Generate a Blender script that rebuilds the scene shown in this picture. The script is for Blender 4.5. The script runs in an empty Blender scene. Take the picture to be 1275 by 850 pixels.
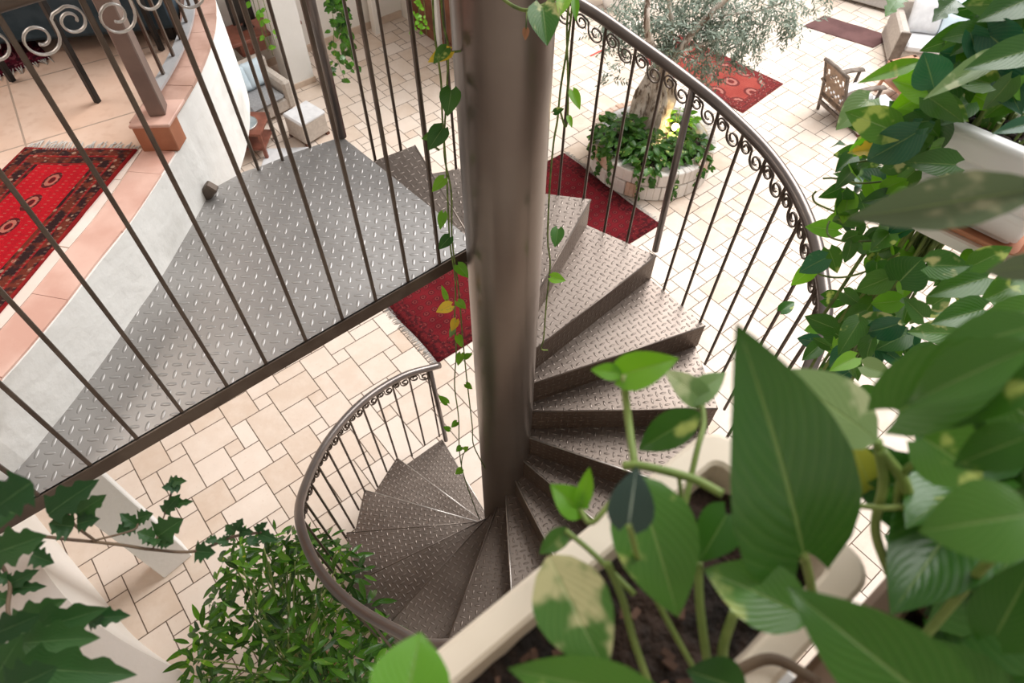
import bpy, math, random
from mathutils import Vector as V, Matrix
random.seed(7)
R_ = math.radians
C = bpy.context.scene.collection
# ------------------------------------------------------------------ camera model (1275 x 850)
CAMR = (V((0.99995, 0.00825, 0.00613)), V((0.01027, -0.80265, -0.59636)), V((0, 0.59639, -0.80270)))
F, H = 832.68, 5.2243
AX = V((-0.033, 1.7831))
S = 1.2
def ray(px, py):
    a, b = (px-637.5)/F, (py-425)/F
    return CAMR[0]*a + CAMR[1]*b + CAMR[2]
def at(px, py, z):                      # point of the horizontal plane z seen at a pixel
    v = ray(px, py); t = (z-H)/v.z
    return V((v.x*t, v.y*t, z))
def deep(px, py, d):                    # point at depth d along a pixel's ray
    return V((0, 0, H)) + ray(px, py)*d
def pol(a, r, z): return V((AX.x + r*math.cos(R_(a)), AX.y + r*math.sin(R_(a)), z))
YAW = R_(50.55)
U3 = V((math.sin(YAW), math.cos(YAW), 0)); W3 = V((-math.cos(YAW), math.sin(YAW), 0)); Z3 = V((0, 0, 1))
RISE = 0.18429
L = 18*RISE                             # landing level
UF = L + 0.27                           # gallery floor level

cam = bpy.data.cameras.new('camera'); camo = bpy.data.objects.new('camera', cam); C.objects.link(camo)
m = Matrix((CAMR[0], -CAMR[1], -CAMR[2])).transposed().to_4x4(); m.translation = (0, 0, H)
camo.matrix_world = m; cam.sensor_width = 36; cam.lens = F/1275*36; cam.clip_start = .02
cam.dof.use_dof = True; cam.dof.focus_distance = 2.3; cam.dof.aperture_fstop = 6.3
bpy.context.scene.camera = camo

# ------------------------------------------------------------------ node helpers
class N:
    def __init__(s, nt, sock): s.nt, s.s = nt, sock
    def _m(s, op, *o, clamp=False):
        n = s.nt.nodes.new('ShaderNodeMath'); n.operation = op; n.use_clamp = clamp
        for i, x in enumerate((s,)+o):
            if isinstance(x, N): s.nt.links.new(x.s, n.inputs[i])
            else: n.inputs[i].default_value = x
        return N(s.nt, n.outputs[0])
    def __add__(s, o): return s._m('ADD', o)
    def __sub__(s, o): return s._m('SUBTRACT', o)
    def __mul__(s, o): return s._m('MULTIPLY', o)
    def __truediv__(s, o): return s._m('DIVIDE', o)
    def gt(s, o): return s._m('GREATER_THAN', o)
    def lt(s, o): return s._m('LESS_THAN', o)
    def mn(s, o): return s._m('MINIMUM', o)
    def mx(s, o): return s._m('MAXIMUM', o)
    def floor(s): return s._m('FLOOR')
    def fract(s): return s._m('FRACT')
    def abs(s): return s._m('ABSOLUTE')
    def mod2(s): return s._m('FLOORED_MODULO', 2.0)
    def sqrt(s): return s._m('SQRT')
    def sm(s, a, b):
        n = s.nt.nodes.new('ShaderNodeMapRange'); n.interpolation_type = 'SMOOTHSTEP'
        s.nt.links.new(s.s, n.inputs[0]); n.inputs[1].default_value = a; n.inputs[2].default_value = b
        return N(s.nt, n.outputs[0])
class Mat:
    def __init__(s, name, col=(.5, .5, .5), rough=.5, metal=0., spec=.5):
        s.m = bpy.data.materials.new(name); s.m.use_nodes = True; s.nt = s.m.node_tree
        s.b = s.nt.nodes['Principled BSDF']
        s.b.inputs['Base Color'].default_value = (*col, 1); s.b.inputs['Roughness'].default_value = rough
        s.b.inputs['Metallic'].default_value = metal; s.b.inputs['Specular IOR Level'].default_value = spec
    def coord(s, kind='Object'):
        n = s.nt.nodes.new('ShaderNodeTexCoord'); return n.outputs[kind]
    def xyz(s, sock):
        n = s.nt.nodes.new('ShaderNodeSeparateXYZ'); s.nt.links.new(sock, n.inputs[0])
        return [N(s.nt, o) for o in n.outputs]
    def noise(s, sock, scale, detail=3., rough=.5):
        n = s.nt.nodes.new('ShaderNodeTexNoise'); n.inputs['Scale'].default_value = scale
        n.inputs['Detail'].default_value = detail; n.inputs['Roughness'].default_value = rough
        s.nt.links.new(sock, n.inputs['Vector']); return N(s.nt, n.outputs[0])
    def voro(s, sock, scale, feat='F1'):
        n = s.nt.nodes.new('ShaderNodeTexVoronoi'); n.inputs['Scale'].default_value = scale; n.feature = feat
        s.nt.links.new(sock, n.inputs['Vector']); return N(s.nt, n.outputs['Distance'])
    def mapping(s, sock, scale=(1, 1, 1)):
        n = s.nt.nodes.new('ShaderNodeMapping'); n.inputs['Scale'].default_value = scale
        s.nt.links.new(sock, n.inputs[0]); return n.outputs[0]
    def attr(s, name):
        n = s.nt.nodes.new('ShaderNodeAttribute'); n.attribute_name = name; return n
    def mix(s, fac, a, b):
        n = s.nt.nodes.new('ShaderNodeMix'); n.data_type = 'RGBA'
        for i, x in ((0, fac), (6, a), (7, b)):
            if isinstance(x, N): s.nt.links.new(x.s, n.inputs[i])
            elif isinstance(x, bpy.types.NodeSocket): s.nt.links.new(x, n.inputs[i])
            else: n.inputs[i].default_value = x if i == 0 else (*x, 1)
        return n.outputs[2]
    def base(s, sock): s.nt.links.new(sock, s.b.inputs['Base Color'])
    def bump(s, h, dist=.01, strength=1.):
        n = s.nt.nodes.new('ShaderNodeBump'); n.inputs['Distance'].default_value = dist; n.inputs['Strength'].default_value = strength
        s.nt.links.new(h.s, n.inputs['Height']); s.nt.links.new(n.outputs[0], s.b.inputs['Normal'])
    def rough(s, n): s.nt.links.new(n.s, s.b.inputs['Roughness'])

def noisy(name, c1, c2, scale, rough=.6, metal=0., bump=0., bs=None, lo=.35, hi=.65, spec=.5):
    M = Mat(name, c1, rough, metal, spec); o = M.coord()
    n = M.noise(o, scale, 5.)
    M.base(M.mix(n.sm(lo, hi), c1, c2))
    if bump: M.bump(M.noise(o, bs or scale*4, 4.), bump)
    return M.m
def checker_plate(name, c1, c2, rough=.42, metal=.75, cell=.036, wr=.3):
    M = Mat(name, c1, rough, metal); uv = M.coord('UV'); x, y, _ = M.xyz(uv)
    x, y = x/cell, y/cell
    ck = (x.floor() + y.floor()).mod2()
    fx, fy = x.fract() - .5, y.fract() - .5
    a = fx*ck + fy*(ck*-1. + 1.); b = fy*ck + fx*(ck*-1. + 1.)
    d = ((a/.46)*(a/.46) + (b/.15)*(b/.15))
    h = (d*-1. + 1.).mx(0.).sqrt()
    o = M.coord(); n = M.noise(o, 2.2, 4.); g = M.noise(o, 90., 2.)
    col = M.mix(n.sm(.3, .7), c1, c2)
    wear = h.sm(.55, 1.)*wr
    M.base(M.mix(wear, col, tuple(min(1, k*1.7+.05) for k in c2)))
    M.rough(n*.25 + g*.12 + (rough-.18))
    M.bump(h + g*.03, .0035, 1.)
    return M.m
def leafmat(name, c1, c2, cv=None, var=.0, rough=.32, transl=.25, vein=(.30, .42, .14), vm=.42):
    M = Mat(name, c1, rough, 0, .42)
    tint = M.attr('tint'); T = N(M.nt, tint.outputs['Fac'])
    uv = M.coord('UV'); t, v, _ = M.xyz(uv); o = M.coord()
    n = M.noise(o, 14., 2.)
    col = M.mix((T*.75 + n*.5)._m('SUBTRACT', .15, clamp=True), c1, c2)
    if cv:
        st = M.noise(M.mapping(o, (26, 26, 26)), 1., 3.)
        f = (st + T*.12).sm(.69-var, .78-var)
        col = M.mix(f*.85, col, cv)
    av = v.abs()
    mid = (av - .045)._m('MULTIPLY', -40., clamp=True)
    col = M.mix(mid*vm, col, vein)
    ph = ((t - av*.55)*9.).fract()
    sv = (ph - .5).abs().sm(.12, .0)*.10
    col = M.mix(sv, col, vein)
    M.base(col)
    M.bump((av*-3.)._m('POWER', 2.) * 0. + (ph-.5).abs()*.25 + mid*-.6, .002, .6)
    tr = M.nt.nodes.new('ShaderNodeBsdfTranslucent'); mx = M.nt.nodes.new('ShaderNodeMixShader')
    out = M.nt.nodes['Material Output']
    hs = M.nt.nodes.new('ShaderNodeHueSaturation'); hs.inputs['Value'].default_value = 1.5; hs.inputs['Saturation'].default_value = 1.1
    M.nt.links.new(col, hs.inputs['Color']); M.nt.links.new(hs.outputs[0], tr.inputs[0])
    mx.inputs[0].default_value = transl
    M.nt.links.new(M.b.outputs[0], mx.inputs[1]); M.nt.links.new(tr.outputs[0], mx.inputs[2]); M.nt.links.new(mx.outputs[0], out.inputs[0])
    return M.m
def rugmat(name, field, field2, border, motif, light, L_, W_, guls=(6, 3), bw=.18, gsize=.3, centre=.5, gc=0):
    # uv in metres from the rug's corner
    M = Mat(name, field, .95, 0, .1); uv = M.coord('UV'); x, y, _ = M.xyz(uv)
    e = ((x - L_/2).abs()*-1. + L_/2).mn((y - W_/2).abs()*-1. + W_/2)      # distance to the edge
    n = M.noise(uv, 60., 2.); big = M.noise(uv, 4., 2.)
    col = M.mix(big.sm(.3, .7), field, field2)
    gx, gy = x/(L_/guls[0]), y/(W_/guls[1])
    fx, fy = gx.fract() - .5, gy.fract() - .5
    d = (fx*fx + fy*fy*1.2).sqrt() + (n - .5)*.06
    gul = d.lt(gsize)*d.gt(gsize*.72); core = d.lt(gsize*.35)
    inside = e.gt(bw)
    if centre < .5:
        inside = inside*((y - W_/2).abs().lt(W_*centre)); edge_f = inside
        band = (y - W_/2).abs().lt(W_*gc) if gc else inside
        gul, core = gul*band, core*band
    col = M.mix((gul.mx(core)*inside)*.85, col, motif)
    col = M.mix((d.lt(gsize*.72)*d.gt(gsize*.4)*inside*(band if centre < .5 else inside))*.5, col, light)
    bcol = M.mix(M.noise(uv, 22., 2.).sm(.42, .58), border, motif)
    vd = M.voro(uv, 26.)
    bcol = M.mix(vd.lt(.2)*.7, bcol, light)
    bcol = M.mix(((e/.045).fract().lt(.2))*.5, bcol, field)
    col = M.mix(inside, bcol, col)
    dots = ((x*55.).fract()-.5).abs().lt(.14)*((y*28.).fract()-.5).abs().lt(.14)
    col = M.mix(dots*.25, col, light)
    col = M.mix((n-.4).mx(0.)*.6, col, (.05, .01, .01))
    M.base(col); M.bump(M.noise(uv, 260., 2.), .004, .6)
    return M.m

# ------------------------------------------------------------------ mesh builder
class G:
    def __init__(s): s.v, s.f, s.uv, s.tint, s.sm = [], [], {}, {}, []
    def vert(s, p): s.v.append(tuple(p)); return len(s.v)-1
    def face(s, idx, uv=None, smooth=False, tint=None):
        k = len(s.f); s.f.append(tuple(idx)); s.sm.append(smooth)
        if uv: s.uv[k] = uv
        if tint is not None: s.tint[k] = tint
    def poly(s, pts, uv=None, **k): s.face([s.vert(p) for p in pts], uv, **k)
    def obox(s, c, ex, ey, ez, bev=0.):    # box from centre and half-axis vectors, chamfered edges
        c, ex, ey, ez = V(c), V(ex), V(ey), V(ez)
        A = (ex, ey, ez); ln = [a.length for a in A]; un = [a/max(l, 1e-9) for a, l in zip(A, ln)]
        if bev <= 0:
            p = [s.vert(c + ex*i + ey*j + ez*k) for i in (-1, 1) for j in (-1, 1) for k in (-1, 1)]
            for q in ((0, 1, 3, 2), (4, 6, 7, 5), (0, 4, 5, 1), (2, 3, 7, 6), (0, 2, 6, 4), (1, 5, 7, 3)): s.face([p[i] for i in q])
            return
        b = min(bev, min(ln)*.9); idx = {}
        for i in (-1, 1):
            for j in (-1, 1):
                for k in (-1, 1):
                    sg = (i, j, k)
                    for ax in range(3):
                        p = c + sum((un[m]*sg[m]*(ln[m] - (0 if m == ax else b)) for m in range(3)), V((0, 0, 0)))
                        idx[(sg, ax)] = s.vert(p)
        for ax in range(3):
            o = [m for m in range(3) if m != ax]
            for sg0 in (-1, 1):
                q = []
                for a_, b_ in ((-1, -1), (1, -1), (1, 1), (-1, 1)):
                    t = [0, 0, 0]; t[ax] = sg0; t[o[0]] = a_; t[o[1]] = b_; q.append(idx[(tuple(t), ax)])
                s.face(q)
        for ax in range(3):                 # edges parallel to ax
            o = [m for m in range(3) if m != ax]
            for a_ in (-1, 1):
                for b_ in (-1, 1):
                    t0 = [0, 0, 0]; t0[ax] = -1; t0[o[0]] = a_; t0[o[1]] = b_; t1 = list(t0); t1[ax] = 1
                    t0, t1 = tuple(t0), tuple(t1)
                    s.face([idx[(t0, o[0])], idx[(t1, o[0])], idx[(t1, o[1])], idx[(t0, o[1])]])
        for i in (-1, 1):
            for j in (-1, 1):
                for k in (-1, 1): s.face([idx[((i, j, k), m)] for m in range(3)])
    def box(s, x0, x1, y0, y1, z0, z1, bev=0.):
        s.obox(((x0+x1)/2, (y0+y1)/2, (z0+z1)/2), ((x1-x0)/2, 0, 0), (0, (y1-y0)/2, 0), (0, 0, (z1-z0)/2), bev)
    def bar(s, a, b, w, h=None, up=Z3, bev=0.):   # rectangular bar from a to b
        a, b = V(a), V(b); d = b-a; l = d.length; d = d/l; h = h or w
        sd = d.cross(V(up))
        if sd.length < 1e-4: sd = d.cross(V((1, 0, 0)))
        sd.normalize(); u_ = sd.cross(d)
        s.obox((a+b)/2, d*(l/2), sd*(w/2), u_*(h/2), bev)
    def tube(s, pts, r, n=8, cap=True, tint=None, flat=None):
        pts = [V(p) for p in pts]; rr = r if isinstance(r, (list, tuple)) else [r]*len(pts)
        prev = None; rings = []
        for i, p in enumerate(pts):
            d = pts[min(i+1, len(pts)-1)] - pts[max(i-1, 0)]
            if d.length < 1e-9: d = V((0, 0, 1))
            d.normalize()
            if prev is None:
                q = d.cross(V((0, 0, 1)));
                if q.length < .05: q = d.cross(V((1, 0, 0)))
            else: q = prev - d*prev.dot(d)
            q.normalize(); prev = q; b = d.cross(q)
            if flat: ring = [s.vert(p + flat*(math.cos(2*math.pi*k/n)*rr[i]*2.2) + d.cross(flat).normalized()*(math.sin(2*math.pi*k/n)*rr[i])) for k in range(n)]
            else: ring = [s.vert(p + q*(rr[i]*math.cos(2*math.pi*k/n)) + b*(rr[i]*math.sin(2*math.pi*k/n))) for k in range(n)]
            rings.append(ring)
        for i in range(len(rings)-1):
            for k in range(n):
                s.face([rings[i][k], rings[i][(k+1) % n], rings[i+1][(k+1) % n], rings[i+1][k]], smooth=True, tint=tint)
        if cap: s.face(rings[0][::-1]); s.face(rings[-1])
    def lathe(s, c, prof, n=32, a0=0, a1=360, smooth=True):
        full = abs(a1-a0) >= 360; m = n if full else n+1; rings = []
        for r, z in prof:
            rings.append([s.vert((c[0]+r*math.cos(R_(a0+(a1-a0)*k/n)), c[1]+r*math.sin(R_(a0+(a1-a0)*k/n)), c[2]+z)) for k in range(m)])
        for i in range(len(rings)-1):
            for k in range(n):
                k2 = (k+1) % m
                s.face([rings[i][k], rings[i][k2], rings[i+1][k2], rings[i+1][k]], smooth=smooth)
        return rings
    def ell(s, c, rx, ry, rz, n=12, m=8, rot=None, tint=None, jit=0.):
        c = V(c); rings = []
        for i in range(1, m):
            ph = math.pi*i/m
            ring = []
            for k in range(n):
                th = 2*math.pi*k/n; p = V((rx*math.sin(ph)*math.cos(th), ry*math.sin(ph)*math.sin(th), rz*math.cos(ph)))
                if jit: p *= 1+random.uniform(-jit, jit)
                ring.append(s.vert(c + (rot @ p if rot else p)))
            rings.append(ring)
        t = V((0, 0, rz)); top = s.vert(c + (rot @ t if rot else t)); bot = s.vert(c - (rot @ t if rot else t))
        for k in range(n):
            s.face([top, rings[0][k], rings[0][(k+1) % n]], smooth=True, tint=tint)
            s.face([bot, rings[-1][(k+1) % n], rings[-1][k]], smooth=True, tint=tint)
        for i in range(len(rings)-1):
            for k in range(n): s.face([rings[i][k], rings[i+1][k], rings[i+1][(k+1) % n], rings[i][(k+1) % n]], smooth=True, tint=tint)
    def prism(s, poly, z0, z1, uvtop=None):    # vertical prism from a plan polygon (ccw)
        lo = [s.vert((p[0], p[1], z0)) for p in poly]; hi = [s.vert((p[0], p[1], z1)) for p in poly]; n = len(poly)
        s.face(hi, [uvtop(p) for p in poly] if uvtop else None); s.face(lo[::-1])
        for i in range(n):
            j = (i+1) % n; d = (V(poly[j][:2]) - V(poly[i][:2])).length
            s.face([lo[i], lo[j], hi[j], hi[i]], [(0, z0), (d, z0), (d, z1), (0, z1)])
    def cushion(s, c, ex, ey, ez, n=10, puff=.55):   # pillow: square outline, puffed thickness
        c, ex, ey, ez = V(c), V(ex), V(ey), V(ez); top, bot = {}, {}
        for i in range(n+1):
            for j in range(n+1):
                a, b = -1+2*i/n, -1+2*j/n
                h = ((1-a**4)*(1-b**4))**puff
                sx = a*(1-.06*(1-b*b)*abs(a)); sy = b*(1-.06*(1-a*a)*abs(b))
                top[i, j] = s.vert(c + ex*sx + ey*sy + ez*h)
                bot[i, j] = top[i, j] if (i in (0, n) or j in (0, n)) else s.vert(c + ex*sx + ey*sy - ez*h)
        for i in range(n):
            for j in range(n):
                s.face([top[i, j], top[i+1, j], top[i+1, j+1], top[i, j+1]], smooth=True)
                s.face([bot[i, j], bot[i, j+1], bot[i+1, j+1], bot[i+1, j]], smooth=True)
    def sweep(s, pts, off, z0, z1, closed=False):  # wall of thickness along a plan polyline; off = list of offset points
        n = len(pts); P = [[s.vert((p[0], p[1], z)) for p in q] for q, z in ((pts, z0), (pts, z1), (off, z1), (off, z0))]
        for i in range(n-1):
            for k in range(4): s.face([P[k][i], P[k][i+1], P[(k+1) % 4][i+1], P[(k+1) % 4][i]], smooth=False)
        s.face([P[k][0] for k in (0, 1, 2, 3)]); s.face([P[k][-1] for k in (3, 2, 1, 0)])
    def leaf(s, base, tip, nrm, w, kind='heart', fold=.18, droop=.15, nu=9, nv=4, curl=0., tint=None, wav=0.):
        base, tip = V(base), V(tip); d = tip-base; ln = d.length; d = d/ln
        sd = d.cross(V(nrm))
        if sd.length < 1e-3: sd = d.cross(V((.3, .5, .8)))
        sd.normalize(); n_ = sd.cross(d); tint = random.random() if tint is None else tint
        prof = {'heart': ((0, .34), (.05, .62), (.12, .86), (.24, 1), (.4, .97), (.58, .8), (.74, .55), (.88, .27), (.96, .1), (1, .0)),
                'oval': ((0, .1), (.1, .55), (.28, .93), (.45, 1), (.62, .88), (.78, .6), (.9, .3), (1, 0)),
                'lance': ((0, .08), (.15, .6), (.35, 1), (.55, .95), (.75, .6), (.9, .25), (1, 0)),
                'lobed': ((0, .3), (.07, .75), (.14, 1.15), (.2, .78), (.27, .72), (.36, 1.0), (.44, 1.1), (.5, .72), (.58, .55), (.68, .72), (.74, .66), (.8, .42), (.9, .24), (1, 0))}[kind]
        if kind == 'lobed': ts = [p[0] for p in prof]
        else: ts = [(i/nu)**.9 for i in range(nu+1)]
        def W(t):
            for (a, x), (b, y) in zip(prof, prof[1:]):
                if t <= b+1e-9: return x + (y-x)*(t-a)/max(b-a, 1e-9)
            return 0
        back = .17 if kind == 'heart' else (.1 if kind == 'lobed' else 0)
        ph = random.uniform(0, 6.28); rows = []
        for t in ts:
            row = []
            for j in range(2*nv+1):
                v = -1 + j/nv; x = W(t)*w/2*v
                a = t - back*abs(v)**1.6*max(0, 1-t*2.2)**1.5
                if kind == 'lobed': a += .12*abs(v)**2*(1-t)
                z = fold*abs(x)*1.6 - droop*ln*t*t - curl*x*x/max(w, 1e-6)*4 + wav*ln*math.sin(ph + t*9 + v*2)*abs(v)
                row.append((s.vert(base + d*(a*ln) + sd*x + n_*z), (t, v)))
            rows.append(row)
        for r0, r1 in zip(rows, rows[1:]):
            for j in range(2*nv):
                q = (r0[j], r0[j+1], r1[j+1], r1[j]); s.face([k[0] for k in q], [k[1] for k in q], smooth=True, tint=tint)
    def build(s, name, mat, parent=None, loc=None):
        me = bpy.data.meshes.new(name)
        o0 = V(loc) if loc is not None else (wl[parent.name] if parent else V((0, 0, 0)))
        me.from_pydata([tuple(V(p)-o0) for p in s.v], [], s.f)
        me.polygons.foreach_set('use_smooth', s.sm)
        if s.uv:
            uvl = me.uv_layers.new(name='UVMap')
            for k, u in s.uv.items():
                for li, c in zip(me.polygons[k].loop_indices, u): uvl.data[li].uv = c
        if s.tint:
            a = me.attributes.new('tint', 'FLOAT', 'FACE'); d = [0.]*len(s.f)
            for k, t in s.tint.items(): d[k] = t
            a.data.foreach_set('value', d)
        me.materials.append(mat); me.validate()
        o = bpy.data.objects.new(name, me); C.objects.link(o)
        if parent: o.parent = parent
        else: o.location = o0
        wl[o.name] = o0
        return o
wl = {}
def thing(name, label, cat, loc, group=None):
    o = bpy.data.objects.new(name, None); C.objects.link(o); o.location = V(loc); wl[o.name] = V(loc)
    return tag(o, label, cat, group)
def tag(o, label, cat, group=None, kind=None):
    o['label'] = label; o['category'] = cat
    if group: o['group'] = group
    if kind: o['kind'] = kind
    return o
def struct(o, label=None):
    o['kind'] = 'structure'
    if label: o['label'] = label
    return o
def copy_thing(root, loc, rot=0., label=None):
    r = root.copy(); C.objects.link(r); r.location = V(loc); r.rotation_euler = (0, 0, rot)
    if label: r['label'] = label
    for ch in root.children:
        c = ch.copy(); C.objects.link(c); c.parent = r
        for g in ch.children:
            d = g.copy(); C.objects.link(d); d.parent = c
    return r
def spline(pts, n=6):
    pts = [V(p) for p in pts]; out = []
    P = [pts[0]*2-pts[1]] + pts + [pts[-1]*2-pts[-2]]
    for i in range(1, len(P)-2):
        for k in range(n):
            t = k/n; a, b, c, d = P[i-1], P[i], P[i+1], P[i+2]
            out.append(.5*((2*b) + (c-a)*t + (2*a-5*b+4*c-d)*t*t + (3*b-a-3*c+d)*t**3))
    out.append(pts[-1]); return out
def interp(x, tab):
    for (a, u), (b, v) in zip(tab, tab[1:]):
        if x <= b: 
            t = (x-a)/(b-a); 
            return u+(v-u)*t if not isinstance(u, tuple) else tuple(p+(q-p)*t for p, q in zip(u, v))
    return tab[-1][1]

# ------------------------------------------------------------------ materials
m_plate = checker_plate('checker_plate_grey', (.33, .315, .305), (.42, .405, .395), .44, .75, .040, .14)
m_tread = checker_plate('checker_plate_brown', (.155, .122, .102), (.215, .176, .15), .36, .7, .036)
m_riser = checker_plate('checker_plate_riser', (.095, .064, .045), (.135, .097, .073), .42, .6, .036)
m_edge = noisy('worn_bare_steel', (.5, .46, .43), (.62, .58, .54), 30, .35, .8)
m_column = noisy('bronze_paint', (.17, .135, .115), (.21, .175, .15), 1.6, .3, .75, .0006, 14)
m_rail = noisy('satin_bronze_tube', (.16, .135, .125), (.2, .17, .155), 5, .3, .7)
m_bar = noisy('brown_iron', (.085, .06, .045), (.12, .09, .07), 12, .45, .5)
m_wall = noisy('cream_plaster', (.78, .74, .68), (.84, .80, .75), 1.3, .85, 0, .003, 22)
m_white = noisy('white_plaster', (.80, .79, .76), (.86, .85, .83), 1.1, .85, 0, .003, 18)
m_fascia = noisy('worn_white_plaster', (.60, .585, .55), (.84, .83, .80), 3.2, .9, 0, .006, 14, .22, .5)
m_soil = noisy('dark_soil', (.010, .006, .004), (.035, .018, .011), 42, .95, 0, .02, 60)
m_bark_chip = noisy('bark_chip', (.05, .024, .014), (.10, .05, .03), 30, .9)
m_terracotta = noisy('terracotta', (.40, .15, .08), (.52, .22, .12), 6, .7)
m_pinktile = noisy('pink_terracotta_tile', (.60, .34, .27), (.72, .47, .39), 5, .6, 0, .001, 30)
m_trough = noisy('cream_plastic', (.66, .56, .44), (.76, .67, .55), 4, .55)
m_pot = noisy('white_glazed_pot', (.78, .79, .80), (.86, .87, .87), 4, .4)
m_stem = noisy('green_stem', (.16, .24, .05), (.26, .34, .09), 20, .5)
m_brownstem = noisy('brown_stem', (.09, .055, .035), (.15, .10, .06), 20, .7)
m_vine = noisy('vine_stem', (.06, .10, .015), (.16, .22, .04), 25, .6)
m_sofa = noisy('grey_weave', (.38, .36, .34), (.44, .42, .40), 40, .95, 0, .002, 160)
m_seat = noisy('mid_grey_fabric', (.24, .24, .245), (.29, .29, .295), 40, .95, 0, .002, 160)
m_palegrey = noisy('pale_grey_fabric', (.62, .62, .63), (.7, .7, .71), 12, .95)
m_beigefab = noisy('beige_grey_fabric', (.46, .40, .35), (.53, .47, .41), 30, .95, 0, .002, 160)
m_blue = noisy('pale_blue_fabric', (.52, .63, .70), (.60, .70, .76), 8, .95)
m_teal = noisy('dark_blue_fabric', (.03, .055, .075), (.05, .08, .105), 14, .9)
m_black = noisy('black_metal', (.012, .011, .011), (.025, .022, .02), 10, .4, .3)
m_redwood = noisy('red_brown_wood', (.16, .05, .03), (.24, .08, .05), 9, .45)
m_darkwood = noisy('dark_brown_wood', (.09, .03, .018), (.15, .055, .03), 7, .5)
m_greywood = noisy('weathered_grey_wood', (.125, .095, .075), (.20, .16, .13), 14, .7)
m_orangewood = noisy('orange_wood', (.62, .32, .12), (.72, .42, .18), 8, .5)
m_tablewood = noisy('reddish_table_wood', (.42, .19, .11), (.5, .25, .15), 9, .5)
m_glass = noisy('smoky_glass_top', (.35, .42, .45), (.45, .5, .53), 5, .1)
m_door = noisy('door_wood', (.14, .045, .02), (.22, .08, .04), 5, .45)
m_base = noisy('tan_skirting', (.55, .42, .33), (.62, .49, .39), 8, .7)
mo_ = Mat('olive_bark', (.6, .5, .4), .9); ob_ = mo_.coord(); on1 = mo_.noise(mo_.mapping(ob_, (1, 1, .22)), 17., 5., .6); on2 = mo_.noise(ob_, 6., 3.)
oc_ = mo_.mix(on2.sm(.35, .65), (.50, .41, .33), (.76, .68, .60)); oc_ = mo_.mix(on1.sm(.50, .36), oc_, (.17, .115, .08)); mo_.base(oc_); mo_.bump(on1 + on2*.6, .05, 1.); m_olivebark = mo_.m
m_stone = noisy('pale_stone', (.66, .60, .54), (.82, .77, .71), 5, .85, 0, .008, 20)
m_stonewarm = noisy('warm_stone', (.55, .36, .26), (.66, .47, .36), 5, .85, 0, .008, 20)
m_mortar = noisy('grey_mortar', (.42, .40, .39), (.52, .50, .48), 12, .95)
m_redtape = noisy('red_strip', (.6, .05, .04), (.66, .07, .05), 8, .6)
m_fringe = noisy('grey_fringe', (.42, .40, .38), (.6, .57, .53), 30, .95)
m_runner = noisy('runner_brown', (.095, .042, .04), (.14, .066, .062), 3, .95, 0, .003, 200)
m_orange_leaf = None
lf_pothos = leafmat('pothos_leaf', (.018, .085, .012), (.075, .20, .018), (.50, .58, .16), .0)
lf_big = leafmat('big_pothos_leaf', (.028, .105, .014), (.08, .205, .026), (.42, .5, .15), -.05, .28, .18)
lf_varieg = leafmat('variegated_leaf', (.035, .13, .02), (.09, .21, .035), (.56, .56, .25), .09, .35, .2)
lf_var2 = leafmat('lightly_variegated_leaf', (.025, .11, .014), (.085, .22, .02), (.42, .52, .12), .05, .33, .25)
lf_grey = leafmat('grey_green_leaf', (.10, .145, .08), (.17, .21, .11), (.42, .41, .27), .06, .4, .15)
lf_bright = leafmat('bright_young_leaf', (.10, .30, .025), (.20, .42, .04), (.45, .55, .12), -.03, .35, .4)
lf_pale = leafmat('pale_green_leaf', (.15, .27, .09), (.26, .38, .16), (.55, .62, .36), .04, .3, .25)
lf_dark = leafmat('dark_veined_leaf', (.025, .055, .045), (.045, .085, .065), None, 0, .4, .1, (.45, .55, .45), .9)
lf_ivy = leafmat('grape_ivy_leaf', (.012, .055, .016), (.035, .10, .024), None, 0, .4, .25, (.15, .25, .1))
lf_bush = leafmat('umbrella_leaf', (.006, .035, .006), (.085, .25, .018), (.5, .55, .06), -.06, .22, .22)
lf_olive = leafmat('olive_leaf', (.10, .135, .10), (.30, .35, .28), None, 0, .55, .2, (.5, .54, .46))
lf_yellow = leafmat('yellow_leaf', (.62, .45, .05), (.75, .55, .08), (.3, .45, .1), .02, .4, .35)
lf_dry = leafmat('dry_leaf', (.35, .16, .09), (.45, .22, .13), None, 0, .8, .1)
m_trough2 = noisy('brown_plastic', (.20, .125, .085), (.27, .18, .125), 5, .6)
lf_yellow2 = leafmat('yellow_green_leaf', (.30, .34, .05), (.42, .42, .08), (.5, .5, .2), .02, .4, .3)
lf_cream = leafmat('cream_streaked_leaf', (.035, .12, .02), (.08, .19, .035), (.60, .56, .30), .15, .35, .2)
lf_blue = leafmat('bluish_green_leaf', (.012, .085, .035), (.03, .15, .055), (.3, .5, .2), -.04, .28, .15)
# ================================================================== THE SETTING
# ground floor of stone paving in a modular pattern; one mesh of separate slabs over a grout bed
FU = S/1.1*.1243
def gp(i, j):                               # pattern grid -> ground
    u = S/1.1*-.437 + i*FU; w = S/1.1*3.0 + j*FU
    return U3*u + W3*w
TILES = ((0, 3, 3, 5), (0, 1, 2, 3), (2, 2, 3, 3), (2, 0, 4, 2), (1, 0, 2, 1), (1, 5, 3, 6), (3, 2, 4, 4), (4, 1, 6, 4), (5, 4, 6, 5),
         (3, 4, 5, 6), (5, -1, 7, 1), (4, 0, 5, 1))
m_tile = Mat('travertine_paving', (.7, .6, .5), .55, 0, .35)
tt = N(m_tile.nt, m_tile.attr('tint').outputs['Fac']); oo = m_tile.coord()
cl = m_tile.noise(oo, 5., 6., .65); sp = m_tile.noise(oo, 38., 4.)
c_ = m_tile.mix(tt, (.60, .465, .36), (.75, .645, .56))
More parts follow.
